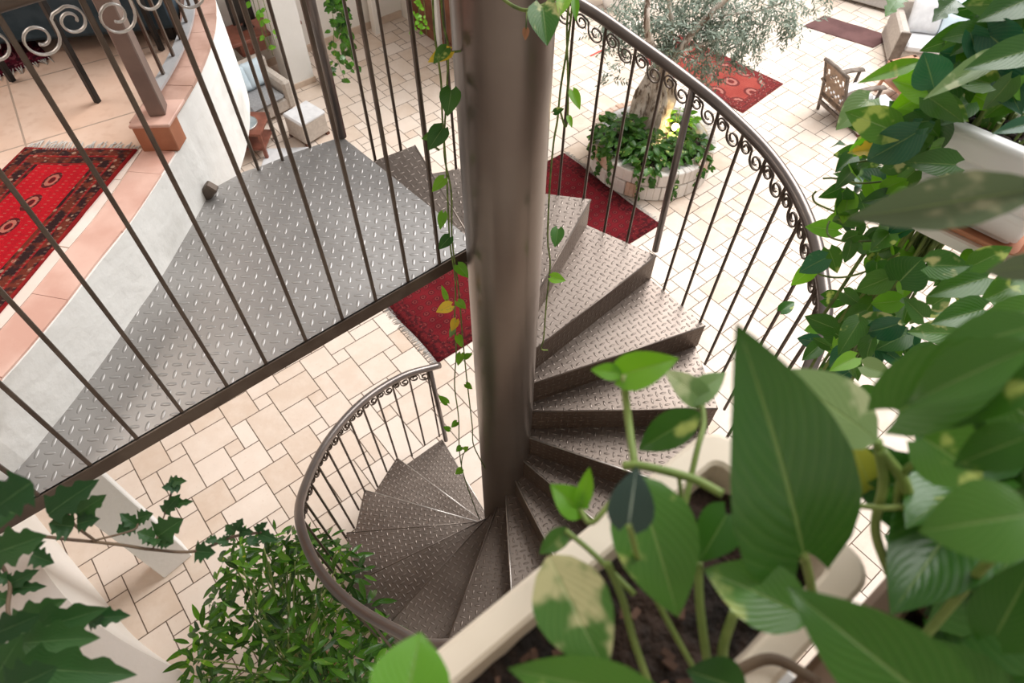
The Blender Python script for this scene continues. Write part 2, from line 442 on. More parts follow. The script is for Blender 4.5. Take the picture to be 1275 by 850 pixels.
c_ = m_tile.mix(cl.sm(.35, .75)*.35, c_, (.82, .74, .66))
c_ = m_tile.mix(sp.sm(.60, .75)*.3, c_, (.55, .40, .30))
m_tile.base(c_); m_tile.bump(sp*.4 + cl, .003, .5)
m_grout = noisy('grout', (.12, .078, .055), (.18, .12, .085), 9, .95)
g = G(); gap = .006*.5 + .0012
for a in range(-20, 19):
    for b in range(-9, 16):
        for (x0, y0, x1, y1) in TILES:
            i, j = a*6, b*6
            c = gp(i+(x0+x1)/2, j+(y0+y1)/2)
            if c.y < -1.2 or c.y > 14.5 or abs(c.x) > 4.2+.62*max(c.y, 0): continue
            e = gap/FU
            p = [gp(i+x0+e, j+y0+e), gp(i+x1-e, j+y0+e), gp(i+x1-e, j+y1-e), gp(i+x0+e, j+y1-e)]
            rnd = random.Random(i*977+j*31+x0*7+y0)
            g.poly(p, tint=min(1, max(0, rnd.gauss(.55, .24))))
floor = struct(g.build('floor', m_tile.m), 'beige and white stone paving of mixed slab sizes')
gr = G(); gr.box(-14, 14, -2.5, 16, -.12, -.004); o = gr.build('floor_bed', m_grout); struct(o)
# gallery (upper floor) -------------------------------------------------------------------
cv = [V((*q, 0)) for q in ((-2.6, -.7), (-1.9, .42), (-1.57, .83), (-1.478, 1.06), (-1.415, 1.31), (-1.375, 1.52), (-1.337, 1.71), (-1.307, 1.97), (-1.287, 2.19), (-1.277, 2.42), (-1.287, 2.64), (-1.325, 2.88), (-1.41, 3.15), (-1.62, 3.55), (-2.1, 4.1), (-3.2, 4.7), (-4.6, 4.9))]
cv = [V((p.x, p.y, 0)) for p in spline(cv, 5)]
def offset(pts, d):
    out = []
    for i, p in enumerate(pts):
        t = pts[min(i+1, len(pts)-1)] - pts[max(i-1, 0)]; n = V((-t.y, t.x, 0)).normalized(); out.append(p + n*d)
    return out
i_post = min(range(len(cv)), key=lambda i: (cv[i] - at(222, 187, UF).to_2d().to_3d()).length)
g = G(); g.sweep(cv, offset(cv, .10), L-.13, UF-.002)
struct(g.build('wall_gallery_edge', m_fascia), 'worn white plaster face of the gallery edge')
g = G(); pl = offset(cv, .098); poly = pl + [V((-6.5, 4.9, 0)), V((-6.5, -.7, 0))]
g.poly([(p.x, p.y, UF) for p in poly]); g.poly([(p.x, p.y, L-.1) for p in poly][::-1])
mg = Mat('gallery_tile', (.72, .52, .42), .45, 0, .4); o_ = mg.coord(); x, y, _ = mg.xyz(o_)
GA = R_(32)
ux = (x*math.cos(GA) + y*math.sin(GA))/.47; uy = (y*math.cos(GA) - x*math.sin(GA))/.47
jn = ((ux.fract()-.5).abs().gt(.492)).mx((uy.fract()-.5).abs().gt(.492))
nn = mg.noise(o_, 4., 5.); n2 = mg.noise(o_, 22., 4.)
cc = mg.mix(nn.sm(.3, .7), (.66, .45, .34), (.76, .57, .46)); cc = mg.mix(n2.sm(.5, .7)*.4, cc, (.58, .37, .27))
mg.base(mg.mix(jn*.75, cc, (.32, .24, .19))); mg.bump(jn*-1., .002)
struct(g.build('floor_gallery', mg.m), 'peach tiled floor of the upper gallery')
# terracotta edging tiles along the gallery edge up to the post block, then on the raised kerb
def strip_tiles(pts, wd, z, th, step, n0, n1, jit=.004):
    gg = G(); ins = offset(pts, wd); acc = 0; st = n0
    for i in range(n0, n1):
        acc += (pts[i+1]-pts[i]).length
        if acc >= step or i == n1-1:
            A = [pts[k] + (pts[min(k+1, n1)]-pts[k])*(.02 if k == st else 0) for k in range(st, i+1)]
            q = list(range(st, i+2)); dz = random.uniform(-jit, jit)*.5; gp_ = .03
            P = [pts[k] for k in q]; I = [ins[k] for k in q]
            P[0] = P[0] + (P[1]-P[0])*gp_; I[0] = I[0] + (I[1]-I[0])*gp_
            off = V((random.uniform(-jit, jit), random.uniform(-jit, jit), 0))
            gg.sweep([p+off for p in P], [p+off for p in I], z-th, z+dz); acc = 0; st = i+1
    return gg
g = strip_tiles(offset(cv, .006), .125, UF+.006, .03, .29, 0, i_post, .002)
struct(g.build('trim_1', m_pinktile), 'pink terracotta edging tiles on the gallery rim')
g = strip_tiles(offset(cv, .136), .042, UF+.004, .02, .34, 0, i_post, .003)
m_lighttile = noisy('light_edge_tile', (.74, .62, .55), (.82, .72, .66), 6, .6)
struct(g.build('trim_2', m_lighttile), 'narrow pale tiles between gallery rug and rim')
ky = at(227, 188, UF).y + .008
kerb = [p for p in cv[i_post-6:] if p.y > ky or p.x < -1.5]
kp = cv[cv.index(kerb[0])-1]; kerb = [kp + (kerb[0]-kp)*((ky-kp.y)/(kerb[0].y-kp.y))] + kerb
g = G(); g.sweep(offset(kerb, .0), offset(kerb, .13), UF-.002, UF+.1)
struct(g.build('wall_gallery_kerb', m_white), 'white kerb under the gallery railing')
kt = kerb; g = strip_tiles(offset(kt, -.004), .15, UF+.112, .014, .11, 0, len(kt)-1, .001)
m_brick = noisy('brown_kerb_tile', (.42, .25, .19), (.56, .36, .29), 7, .65)
struct(g.build('trim_3', m_brick), 'brown tiles capping the gallery kerb')
g = G(); g.prism([(p.x, p.y) for p in (offset(cv, .05) + [V((-6.5, 4.9, 0)), V((-6.5, -.7, 0))])], UF+2.55, UF+2.7); struct(g.build('ceiling', m_wall), 'unseen cream ceiling added to darken reflections in the landing')  # out of view, added so the landing plate reflects something darker
g = G(); g.box(-6.5, 4.5, -2.6, -.25, UF+2.55, UF+2.7); struct(g.build('ceiling_shade_near', m_wall), 'unseen cream ceiling added to shade the foreground plants')  # out of view, added above the camera to dim the near foliage
g = G(); g.box(-6.5, 4.5, -2.6, -2.45, 0, UF+2.55); struct(g.build('wall_shade_near', m_wall), 'unseen cream wall added behind the planters to darken them')  # out of view, added behind the camera to cut ambient light
# ground storey walls at the back left
def gw(px, py): return at(px, py, 0)
B0 = gw(400, 58); K0 = gw(505, 22.5)
d_ = U3
wa = B0 - d_*5.2; wb = B0 + d_*((K0-B0).dot(d_))
def wallbox(gg, a, b, th, z0, z1, side=1):
    n = V((-(b-a).y, (b-a).x, 0)).normalized()*side
    gg.obox((a+b)/2 + n*(th/2) + V((0, 0, (z0+z1)/2)), (b-a)/2, n*(th/2), (0, 0, (z1-z0)/2))
g = G(); wallbox(g, wa, wb, .2, -.01, 3.1); struct(g.build('wall_back', m_wall), 'cream back wall of the lower lounge')
g = G(); wallbox(g, wb, wb - W3*2.35, .2, -.01, 3.1); struct(g.build('wall_right', m_wall), 'cream wall holding the brown door')
g = G(); wallbox(g, wa + W3*-.0, wb - d_*.02, -.018, 0, .10); struct(g.build('baseboard_back', m_base), 'tan skirting on the lower back wall')
g = G(); wallbox(g, wa, wa - W3*3.5, .2, -.01, 3.1, -1); struct(g.build('wall_left', m_wall))
# pilaster / door frame piece on back wall near the corner
g = G(); pm = gw(468, 39); c = pm + V((0, 0, 1.35)) ; g.obox(c - W3*.03, d_*.05, W3*.06, (0, 0, 1.36), .008)
struct(g.build('trim_4', m_wall), 'cream upright door casing on the back wall')
# brown door in the right wall
D0 = wb - W3*.35; D1 = wb - W3*1.75; n_ = -U3
dr = G(); mid = (D0+D1)/2
dr.obox(mid + n_*.02 + V((0, 0, 1.02)), (D1-D0)/2, n_*.02, (0, 0, 1.02), .004)
for k in (0, 1):
    for z in (.5, 1.45):
        for s_ in (-1, 1):
            cc_ = D0 + (D1-D0)*(.27 + .46*k) + V((0, 0, z)) + n_*.043
            dr.obox(cc_ + Z3*(s_*.36), (D1-D0)*.18, n_*.008, (0, 0, .014)); dr.obox(cc_ + (D1-D0).normalized()*(s_*.20), (D1-D0).normalized()*.014, n_*.008, (0, 0, .37))
door = struct(dr.build('door_1', m_door), 'dark brown panelled double door at the back')
hg = G(); hg.tube([mid + n_*.05 + V((0, 0, .95)), mid + n_*.09 + V((0, 0, .95)), mid + n_*.09 + V((0, 0, 1.1)), mid + n_*.05 + V((0, 0, 1.1))], .012, 8); hg.build('door_handle', m_edge, door)
g = G(); jp = gw(549, 57); g.obox(jp + V((0, 0, 1.3)), U3*.06, W3*.06, (0, 0, 1.3), .008); struct(g.build('trim_5', m_white), 'white post in front of the brown door')
# big white pillar beside the lower sofa
pp = gw(379, 107); g = G(); g.obox(pp + V((0, 0, 1.55)) + W3*.16, U3*.17, W3*.16, (0, 0, 1.55), .006)
struct(g.build('wall_pillar', m_white), 'big white square pillar behind the pouffe')
g = G(); g.obox(pp + V((0, 0, .04)) + W3*.16, U3*.182, W3*.172, (0, 0, .04), .004); struct(g.build('baseboard_pillar', m_base))
# pillar that carries the landing, and the curved wall below it
a, b = gw(205, 720), gw(240, 691); dd = (b-a); pd = V((-dd.y, dd.x, 0)).normalized()*dd.length*.7
if (a+pd).x < a.x - 5: pd = -pd
g = G(); g.obox((a+b)/2 + pd/2 + V((0, 0, L/2-.03)), dd/2, pd/2, (0, 0, L/2-.03), .008)
struct(g.build('wall_landing_pillar', m_white), 'white pillar under the grey landing')
wc = [at(*p, .9) for p in ((41, 690), (89, 751), (167, 806), (259, 850))]
wc = [wc[0] + (wc[0]-wc[1])*2.2, wc[0] + (wc[0]-wc[1])*1.0] + wc + [wc[-1] + (wc[-1]-wc[-2])*1.0 + V((0, .03, 0)), wc[-1] + (wc[-1]-wc[-2])*2.2 + V((0, .1, 0))]
wc = [V((p.x, p.y, 0)) for p in spline(wc, 6)]
wcp = [p for p in wc if p.x < -1.45]; g = G(); g.prism([(p.x, p.y) for p in [V((wcp[-1].x, -1., 0)), *wcp[::-1], V((wcp[0].x, -1., 0))]], 0, .9); struct(g.build('wall_curved_low', m_wall), 'low curved cream wall at the lower left')
# ================================================================== SPIRAL STAIRCASE
st = thing('spiral_staircase', 'brown metal spiral staircase winding round a thick bronze column beside the landing', 'staircase', (AX.x, AX.y, 0))
RC = .143
g = G(); g.lathe((AX.x, AX.y, 0), [(RC+.06, 0), (RC+.06, .012), (RC, .012), (RC, 1.6), (RC, 3.2), (RC, 4.6), (RC, 5.9)], 64)
g.face([g.vert(pol(360*k/64, RC, 5.9)) for k in range(64)])
col = g.build('central_column', m_column, st)
ANG = {1: 121, 2: 143.4, 3: 164.5, 4: 185.5, 5: 207.7}
for k in range(6, 12): ANG[k] = 207.7 + (361.8-207.7)*(k-5)/7
ANG.update({12: 361.8, 13: 382.3, 14: 403.6, 15: 426, 16: 450.5, 17: 475.3, 18: 493.6})
RO = {1: 1.074, 2: 1.095, 3: 1.095, 4: 1.097, 5: 1.09, 6: 1.10, 7: 1.11, 8: 1.11, 9: 1.12, 10: 1.12, 11: 1.12, 12: 1.115, 13: 1.157, 14: 1.125, 15: 1.111, 16: 1.10, 17: 1.082, 18: 1.096}
def redge(ang):                            # radius of the stair's outer edge
    k = max(i for i in ANG if ANG[i] <= ang+1e-6) if ang >= ANG[1] else 1
    if k >= 18: return RO[18]
    t = (ang-ANG[k])/(ANG[k+1]-ANG[k]); return RO[k] + (RO[k+1]-RO[k])*t
def tread_no(ang):
    return max([1] + [i for i in ANG if ANG[i] <= ang+.01])
for k in range(1, 18):
    a0, a1, z = ANG[k], ANG[k+1], RISE*k
    r0, r1 = RO[k], redge(min(a1, 493))
    c0, c1 = pol(a0, r0, z), pol(a1+2.2, r1, z); i0, i1 = pol(a0, RC-.01, z), pol(a1+2.2, RC-.01, z)
    am = R_((a0+a1)/2); er = V((math.cos(am), math.sin(am), 0)); et = V((-er.y, er.x, 0))
    uvf = lambda p: ((V((p[0], p[1], 0))-V((AX.x, AX.y, 0))).dot(er), (V((p[0], p[1], 0))-V((AX.x, AX.y, 0))).dot(et))
    mids = [pol(a0 + (a1+2.2-a0)*q, RC-.01, z) for q in (.75, .5, .25)]
    g = G(); g.prism([i0, c0, c1, i1] + mids, z-.006, z, uvf)
    t = g.build('tread', m_tread, st)
    # riser: plate folded down from the nose, and the outer end plate
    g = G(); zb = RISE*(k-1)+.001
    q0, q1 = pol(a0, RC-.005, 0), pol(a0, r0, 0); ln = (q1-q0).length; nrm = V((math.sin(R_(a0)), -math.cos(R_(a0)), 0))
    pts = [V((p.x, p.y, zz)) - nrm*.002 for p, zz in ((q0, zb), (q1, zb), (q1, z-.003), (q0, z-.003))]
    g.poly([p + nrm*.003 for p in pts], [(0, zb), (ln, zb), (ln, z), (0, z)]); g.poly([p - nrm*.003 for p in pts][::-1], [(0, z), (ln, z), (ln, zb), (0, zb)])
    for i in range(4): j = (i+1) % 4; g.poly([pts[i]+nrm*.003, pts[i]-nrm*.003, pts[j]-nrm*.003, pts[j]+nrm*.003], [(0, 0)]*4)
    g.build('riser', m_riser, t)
    g = G(); g.bar(c0 - Z3*.02, c1 - Z3*.02, .005, .034); g.build('outer_flange', m_riser, t)
    g = G(); g.tube([pol(a0, RC, z-.002)+nrm*.002, c0 + nrm*.002 - Z3*.002], .005, 6); g.build('nosing', m_edge if k in (1, 2, 3, 8, 9, 10, 11) else m_tread, t)
# landing --------------------------------------------------------------------------------
nd = (at(0, 645, L) - at(580, 310, L)).normalized()       # direction of the near edge, away from the column
n0 = at(580, 311, L); nq = at(0, 645, L) + nd*.12
fa = [at(426, 170, L), at(366, 190, L), at(330, 205, L), at(303, 214, L)]
wl_edge = [p for p in cv if .45 < p.y < at(262, 240, L).y+.03]
wl_edge = sorted(wl_edge, key=lambda p: -p.y)
poly = [pol(141, RC-.02, L), n0 + V((0, 0, 0)), nq] + [V((p.x-.015, p.y, L)) for p in wl_edge[::-1] if p.y > nq.y+.02] + fa[::-1] + [pol(ANG[18], RC-.02, L)]
g = G(); lo = [g.vert((p.x, p.y, L-.008)) for p in poly]; hi = [g.vert((p.x, p.y, L)) for p in poly]
fr = R_(4); uvl_ = [(p.x*math.cos(fr)+p.y*math.sin(fr), p.y*math.cos(fr)-p.x*math.sin(fr)) for p in poly]
# orientation-safe faces
area = sum(poly[i].x*poly[(i+1) % len(poly)].y - poly[(i+1) % len(poly)].x*poly[i].y for i in range(len(poly)))
if area > 0: g.face(hi, uvl_); g.face(lo[::-1], uvl_[::-1])
else: g.face(hi[::-1], uvl_[::-1]); g.face(lo, uvl_)
for i in range(len(poly)): j = (i+1) % len(poly); g.face([lo[i], lo[j], hi[j], hi[i]], [(0, 0)]*4)
land = g.build('landing_plate', m_plate, st)
g = G(); g.bar(n0 - nd*.03 - Z3*.029, nq - Z3*.029, .012, .058); g.build('edge_beam', m_bar, land)
g = G()
for p, q in zip(fa, fa[1:]): g.bar(p - Z3*.03, q - Z3*.03, .008, .05)
q0, q1 = pol(ANG[18], RC, L), fa[0]; nrm = V((math.sin(R_(ANG[18])), -math.cos(R_(ANG[18])), 0))
pts = [V((p.x, p.y, zz)) for p, zz in ((q0, L-RISE), (q1, L-RISE), (q1, L-.004), (q0, L-.004))]; g.poly(pts, [(0, 0), (1, 0), (1, .18), (0, .18)])
g.build('edge_flange', m_riser, land)
# railing helpers
def scroll_bay(a, b, z_drop=.0, sz=1.):
    """S-shaped flat scroll hanging between two bar tops a and b (points on the handrail underside)"""
    X = b-a; wd = X.length; Yd = V((0, 0, -1))
    r1, r2 = .195*wd*sz, .245*wd*sz
    c1, c2 = (.24*wd, .018+r1), (.71*wd, .016+r2*1.22)
    P = []
    for i in range(29):
        t = i/28; th = R_(-90 - 470*(1-t)); r = r1*(.32+.68*t**.8)
        P.append((c1[0]+r*math.cos(th), c1[1]+r*math.sin(th)))
    P += [(c1[0]+r1*.9, c1[1]-r1*.75), (c2[0]-r2*1.02, c2[1]-r2*.75)]
    for i in range(29):
        t = i/28; th = R_(180 - 480*t); r = r2*(1-.7*t**1.15)
        P.append((c2[0]+r*math.cos(th), c2[1]-r*math.sin(th)*-1))
    ex = X/wd
    return [a + ex*p[0] + Yd*p[1] for p in P], ex
def scroll(a, b, parent, mat, r=.0042):
    pts, ex = scroll_bay(a, b)
    g = G(); nrm = ex.cross(Z3).normalized(); g.tube(pts, r, 6, flat=nrm); return g.build('scroll', mat, parent)
# near railing along the landing edge
feet = [(537, 318), (500, 342), (460, 365), (420, 390), (376, 418), (328, 448), (281, 478), (225, 510), (170, 545), (112, 578), (48, 617)]
ft = [at(*p, L) for p in feet]; ft += [ft[-1] + nd*.125*i for i in (1, 2, 3)]
HT = 1.285
ft = [n0 + nd*((p-n0).dot(nd)) - V((0, 0, 0)) + V((-nd.y, nd.x, 0))*-.008 for p in ft]
top0, top1 = ft[0] - nd*.22 + Z3*HT, ft[-1] + nd*.3 + Z3*HT
g = G(); g.tube([top0, top0 + (top1-top0)*.5, top1], .0165, 14); hr = g.build('landing_handrail', m_bar, st)
for p in ft:
    g = G(); g.bar(p, p + Z3*HT, .0118, .0118, nd, .002); g.build('baluster', m_bar, hr)
for p, q in zip(ft, ft[1:]): scroll(p + Z3*(HT-.02), q + Z3*(HT-.02), hr, m_edge, .0026)
# spiral handrail
HR = [(117, (1.165, 1.11)), (131, (1.155, 1.215)), (150, (1.13, 1.355)), (171, (1.128, 1.51)), (192, (1.15, 1.72)), (205, (1.16, 1.88)), (220, (1.16, 1.99)),
      (234, (1.16, 2.10)), (248.5, (1.168, 2.215)), (258, (1.18, 2.30)), (285, (1.185, 2.62)), (312, (1.18, 3.0)), (340.4, (1.175, 3.32)), (356.5, (1.19, 3.38)), (370.2, (1.19, 3.435)),
      (383.2, (1.18, 3.485)), (396.8, (1.17, 3.53)), (406.3, (1.16, 3.575)), (419.2, (1.15, 3.656)), (435, (1.14, 3.79)), (455, (1.125, 3.96)), (475, (1.11, 4.17)), (493.5, (1.10, 4.38))]
rail = spline([pol(a, *rz) for a, rz in HR], 5)
def on_rail(a):
    best = None
    for p, q in zip(rail, rail[1:]):
        f0 = lambda P: (math.degrees(math.atan2(P.y-AX.y, P.x-AX.x)))
        a0, a1 = f0(p), f0(q)
        a0 += 360*round((a-a0)/360); a1 += 360*round((a0-a1)/360)
        zz = p.z
        if min(a0, a1)-1e-6 <= a <= max(a0, a1)+1e-6 and abs(p.z-interp(a, [(x, y[1]) for x, y in HR])) < .6:
            t = 0 if abs(a1-a0) < 1e-6 else (a-a0)/(a1-a0); P = p+(q-p)*t
            est = interp(a, [(x, y[1]) for x, y in HR])
            if best is None or abs(P.z-est) < abs(best.z-est): best = P
    return best
far = [fa[0] + V((0, 0, 1.07)), fa[1] + V((0, 0, 1.12)), fa[3] + V((0, 0, 1.12))]
end = [rail[0] + (rail[0]-rail[1]).normalized()*.03 + V((0, 0, .0))]
g = G(); g.tube(end + rail[:-2] + far, .0255, 14); hr2 = g.build('spiral_handrail', m_rail, st)
AL = [46 + 360 + 7.31*n for n in range(-39, 13)]
tops = []
for a in AL:
    if a < 119 or a > 494: continue
    T = on_rail(a) or pol(a, *interp(a, HR))
    k = tread_no(a+.3); fz = RISE*k if k < 18 else L
    r = min(redge(a) - .004 if a < 493 else 1.09, math.hypot(T.x-AX.x, T.y-AX.y))
    rt = math.hypot(T.x-AX.x, T.y-AX.y)
    r = max(r, rt-.035)
    foot = pol(a, r, fz - .03)
    fat = abs(a-406) < .1
    g = G()
    if fat: g.tube([pol(a-1, rt-.01, fz), T - Z3*.01], .0175, 12)
    else: g.bar(foot, T - Z3*.01, .0125, .0125, T-V((AX.x, AX.y, T.z)), .002)
    g.build('post' if fat else 'baluster', m_rail if fat else m_bar, hr2); tops.append(T)
P1 = pol(119.5, 1.05, RISE); g = G(); g.tube([P1, rail[1] - Z3*.01], .0185, 12); g.build('post', m_rail, hr2)
tops = [rail[1]] + [t for t in tops if (t-rail[1]).length > .06]
for p, q in zip(tops[::-1], tops[::-1][1:]):
    if (p-q).length < .25: scroll(p - Z3*.02, q - Z3*.02, hr2, m_bar, .0036)
# far side bars of the landing
g = G(); g.tube([fa[0] + V((.0, 0, 0)), fa[0] + V((0, 0, 1.07))], .021, 12); g.build('post', m_rail, hr2)
for px in ((322, 211), (352, 199), (386, 183)):
    p = at(*px, L); g = G(); g.bar(p, p + Z3*1.11, .0125, .0125, (1, 0, 0), .002); g.build('baluster', m_bar, hr2)
g = G(); bk = at(259, 238, L+.03); g.bar(bk - V((.03, 0, .03)), bk + V((.03, 0, .03)), .04, .05, bev=.006); g.build('wall_bracket', m_bar, land)
# ================================================================== UPPER GALLERY THINGS
def rug(name, label, c0, c1, c2, c3, th, mat, fringe=None, fr_len=.05, wav=.0, group=None, cat='rug'):
    """rug from its four corners c0-c1 (length) , c3-c2 opposite; fringe on the listed ends"""
    c0, c1, c2, c3 = map(V, (c0, c1, c2, c3)); base = (c0+c2)/2
    t = thing(name, label, cat, (base.x, base.y, c0.z), group)
    g = G(); nx, ny = 28, 14; Lx, Ly = (c1-c0).length, (c3-c0).length; top = {}
    for i in range(nx+1):
        for j in range(ny+1):
            u_, v_ = i/nx, j/ny
            p = c0*(1-u_)*(1-v_) + c1*u_*(1-v_) + c2*u_*v_ + c3*(1-u_)*v_
            e = (c1-c0).normalized(); p = p + e*(wav*math.sin(v_*9+u_*2)*(abs(u_-.5)*2)**4)
            top[i, j] = g.vert(p + Z3*(th + .002*math.sin(u_*13+v_*7)))
    for i in range(nx):
        for j in range(ny):
            q = [(i, j), (i+1, j), (i+1, j+1), (i, j+1)]
            g.face([top[k] for k in q], [(a/nx*Lx, b/ny*Ly) for a, b in q], smooth=True)
    rim = [(i, 0) for i in range(nx)] + [(nx, j) for j in range(ny)] + [(i, ny) for i in range(nx, 0, -1)] + [(0, j) for j in range(ny, 0, -1)]
    lo = [g.vert((g.v[top[k]][0], g.v[top[k]][1], c0.z+.001)) for k in rim]
    for i in range(len(rim)):
        j = (i+1) % len(rim); g.face([lo[i], lo[j], top[rim[j]], top[rim[i]]], [(0, 0)]*4)
    g.build('pile', mat, t)
    for A, B in (fringe or []):
        A, B = V(A), V(B); d = (B-A); n = V((d.y, -d.x, 0)).normalized()
        if n.dot((A+B)/2-base) < 0: n = -n
        g = G(); k = int(d.length/.011)
        for i in range(k):
            p = A + d*((i+.5)/k); l = fr_len*random.uniform(.7, 1.25); sw = d.normalized()*random.uniform(-.018, .018)
            g.tube([p - n*.01 + Z3*th*.7, p + n*(l*.5) + sw*.4 + Z3*(th*.5+random.uniform(.0, .008)), p + n*l + sw + Z3*.003], [.0035, .003, .002], 4)
        g.build('fringe', m_fringe, t)
    return t
z = UF + .0
c1 = at(172, 188.5, z); c0 = at(25, 195, z); ax_ = (at(2, 391, z) - c1).normalized(); wd_ = c0 - c1
wd_ = wd_ - ax_*wd_.dot(ax_)*.35; LEN = 1.75
m_rug1 = rugmat('gallery_rug', (.42, .008, .016), (.50, .012, .02), (.15, .03, .018), (.03, .014, .014), (.42, .27, .19), LEN, wd_.length, (14, 5), .10, .36, .24, .085)
r1 = rug('fringed_rug', 'bright red rug with black oval motifs and grey fringe on the peach gallery floor', c1, c1+ax_*LEN, c1+ax_*LEN+wd_, c1+wd_, .012, m_rug1, [(c1, c1+wd_)], .045)
# second rug, far left
c0 = at(63, 73, z); c1 = at(-60, 118, z); d = (c1-c0); n = V((d.y, -d.x, 0)).normalized()
if n.y < 0: n = -n
m_rug2 = rugmat('wine_rug', (.12, .008, .025), (.17, .012, .03), (.10, .008, .02), (.03, .006, .012), (.30, .10, .12), d.length, .8, (5, 3), .08, .3)
rug('fringed_rug', 'dark wine rug with white fringe under the blue seat in the upper left', c0, c1, c1+n*.8, c0+n*.8, .011, m_rug2, [(c0, c1)], .035)
# dark blue seat and the thin-legged black table in front of it
s0 = at(28, 55, z+.06); s1 = at(114, 47, z+.06); ex = (s1-s0).normalized(); ey = V((-ex.y, ex.x, 0)); ey = ey if ey.y > 0 else -ey
t = thing('sofa', 'dark blue upholstered sofa behind black table legs in the upper left', 'sofa', (s0.x, s0.y, z))
a = s0 - ex*.35; wv = 1.0
def lb(gg, x0, x1, y0, y1, z0, z1, bev=.03): 
    gg.obox(a + ex*((x0+x1)/2) + ey*((y0+y1)/2) + Z3*((z0+z1)/2-.06), ex*((x1-x0)/2), ey*((y1-y0)/2), Z3*((z1-z0)/2), bev)
g = G(); lb(g, 0, wv, 0, .62, .06, .30, .02); g.build('base', m_teal, t)
g = G(); lb(g, .10, wv-.1, -.02, .5, .30, .42, .04); g.build('seat_cushion', m_teal, t)
g = G(); lb(g, 0, wv, .5, .64, .30, .75, .04); g.build('backrest', m_teal, t)
for x0, x1 in ((0, .1), (wv-.1, wv)):
    g = G(); lb(g, x0, x1, 0, .5, .30, .55, .03); g.build('armrest', m_teal, t)
for x0 in (.03, wv-.07):
    for y0 in (.03, .55):
        g = G(); lb(g, x0, x0+.04, y0, y0+.04, 0, .06, .004); g.build('leg', m_black, t)
l0, l1 = at(122, 127, z), at(16, 101, z); ex2 = (l0-l1); ey2 = V((-ex2.y, ex2.x, 0)).normalized()*.42; ey2 = ey2 if ey2.y > 0 else -ey2
t = thing('side_table', 'small table on thin black metal legs standing on the gallery tiles', 'table', l0)
TH = .58
for p in (l0, l1, l0+ey2, l1+ey2):
    g = G(); g.bar(p, p + Z3*TH, .022, .022, ex2, .002); g.build('leg', m_black, t)
g = G(); cc = (l0+l1+ey2)/2 ; cc = (l0 + l1)/2 + ey2/2 + Z3*(TH+.012); g.obox(cc, ex2*.56, ey2*.56, (0, 0, .012), .004); g.build('tabletop', m_black, t)
# terracotta block, square post and gallery railing
bz = UF; b0, b1 = at(180, 190, bz), at(227, 188, bz); bx = (b1-b0); by = (cv[i_post+6]-cv[i_post]).normalized()
t = thing('terracotta_block', 'orange terracotta block at the foot of the square brown post', 'block', (b0+b1)/2)
bs = bx.normalized()*.006
g = G(); g.obox((b0+b1)/2 - bs + by*.04 + Z3*.055, bx/2 - bs*.6, by*.04, (0, 0, .055), .003); g.build('face', m_terracotta, t)
g = G(); g.obox((b0+b1)/2 - bs*.5 + by*.075 + Z3*.117, bx*.52, by*.082, (0, 0, .007), .003); g.build('cap_tile', m_pinktile, t)
pz = UF + .124; q0, q1, q2 = at(186, 146, pz), at(207, 143.5, pz), at(217, 134, pz)
t = thing('gallery_railing', 'square brown post with a flat grey rail and thin bars on the gallery kerb', 'railing', ((q0+q2)/2))
px_ = (q1-q0)/2; py_ = V((-px_.y, px_.x, 0)).normalized()*.034; py_ = py_ if py_.y > 0 else -py_
pc = (q0+q1)/2 + py_
g = G(); g.obox(pc + Z3*.6, px_, py_, (0, 0, .6), .004); g.build('post', noisy('post_brown', (.20, .14, .12), (.25, .18, .15), 9, .5, .2), t)
i0 = i_post + 3; rl = offset(cv[i0:], .09)
rl = [p for p in rl if p.y > pc.y + .02]
g = G()
for p, q in zip(rl, rl[1:]): g.bar(p + Z3*(pz+.03), q + Z3*(pz+.03), .045, .012)
g.build('bottom_rail', noisy('grey_rail', (.42, .42, .43), (.5, .5, .51), 9, .4, .3), t)
g = G(); g.tube([p + Z3*(pz+1.0) for p in rl], .022, 10); g.build('handrail', m_bar, t)
acc = 0
for p, q in zip(rl, rl[1:]):
    acc += (q-p).length
    if acc > .105:
        g = G(); g.bar(q + Z3*(pz+.03), q + Z3*(pz+1.0), .011, .011, q-p); g.build('baluster', m_bar, t); acc = 0
# ================================================================== GROUND: LEFT LOUNGE
def frame_thing(name, label, cat, loc, group=None): return thing(name, label, cat, loc, group)
def sofa(label, o, fx, fy, wd, dp, body, seat, sh=.36, ah=.52, bh=.68, arm=.13, group=None, woodarm=None, backs=2):
    """o = front-left floor corner, fx = along the front, fy = towards the back"""
    t = thing('sofa', label, 'sofa', o, group); o = V(o); fx = V(fx).normalized(); fy = V(fy).normalized()
    def b(gg, x0, x1, y0, y1, z0, z1, bev=.02): gg.obox(o + fx*((x0+x1)/2) + fy*((y0+y1)/2) + Z3*((z0+z1)/2), fx*((x1-x0)/2), fy*((y1-y0)/2), Z3*((z1-z0)/2), bev)
    g = G(); b(g, 0, wd, .02, dp, .05, .22); g.build('base', body, t)
    n = backs
    for k in range(n):
        x0 = arm + (wd-2*arm)*k/n; x1 = arm + (wd-2*arm)*(k+1)/n
        g = G(); b(g, x0+.004, x1-.004, .0, dp-.15, .22, sh, .04); g.build('seat_cushion', seat, t)
    g = G(); b(g, 0, wd, dp-.16, dp, .2, bh, .04); g.build('backrest', body, t)
    for x0, x1 in ((0, arm), (wd-arm, wd)):
        g = G(); b(g, x0, x1, .0, dp-.05, .06, ah, .03); am = g.build('armrest', body, t)
        if woodarm:
            g = G(); b(g, x0+.0, x1, -.025, .0, .0, ah+.0, .004); g.build('wooden_front', woodarm, am)
    for x in (.04, wd-.09):
        for y in (.06, dp-.1):
            g = G(); b(g, x, x+.05, y, y+.05, 0, .055, .004); g.build('leg', m_darkwood, t)
    return t
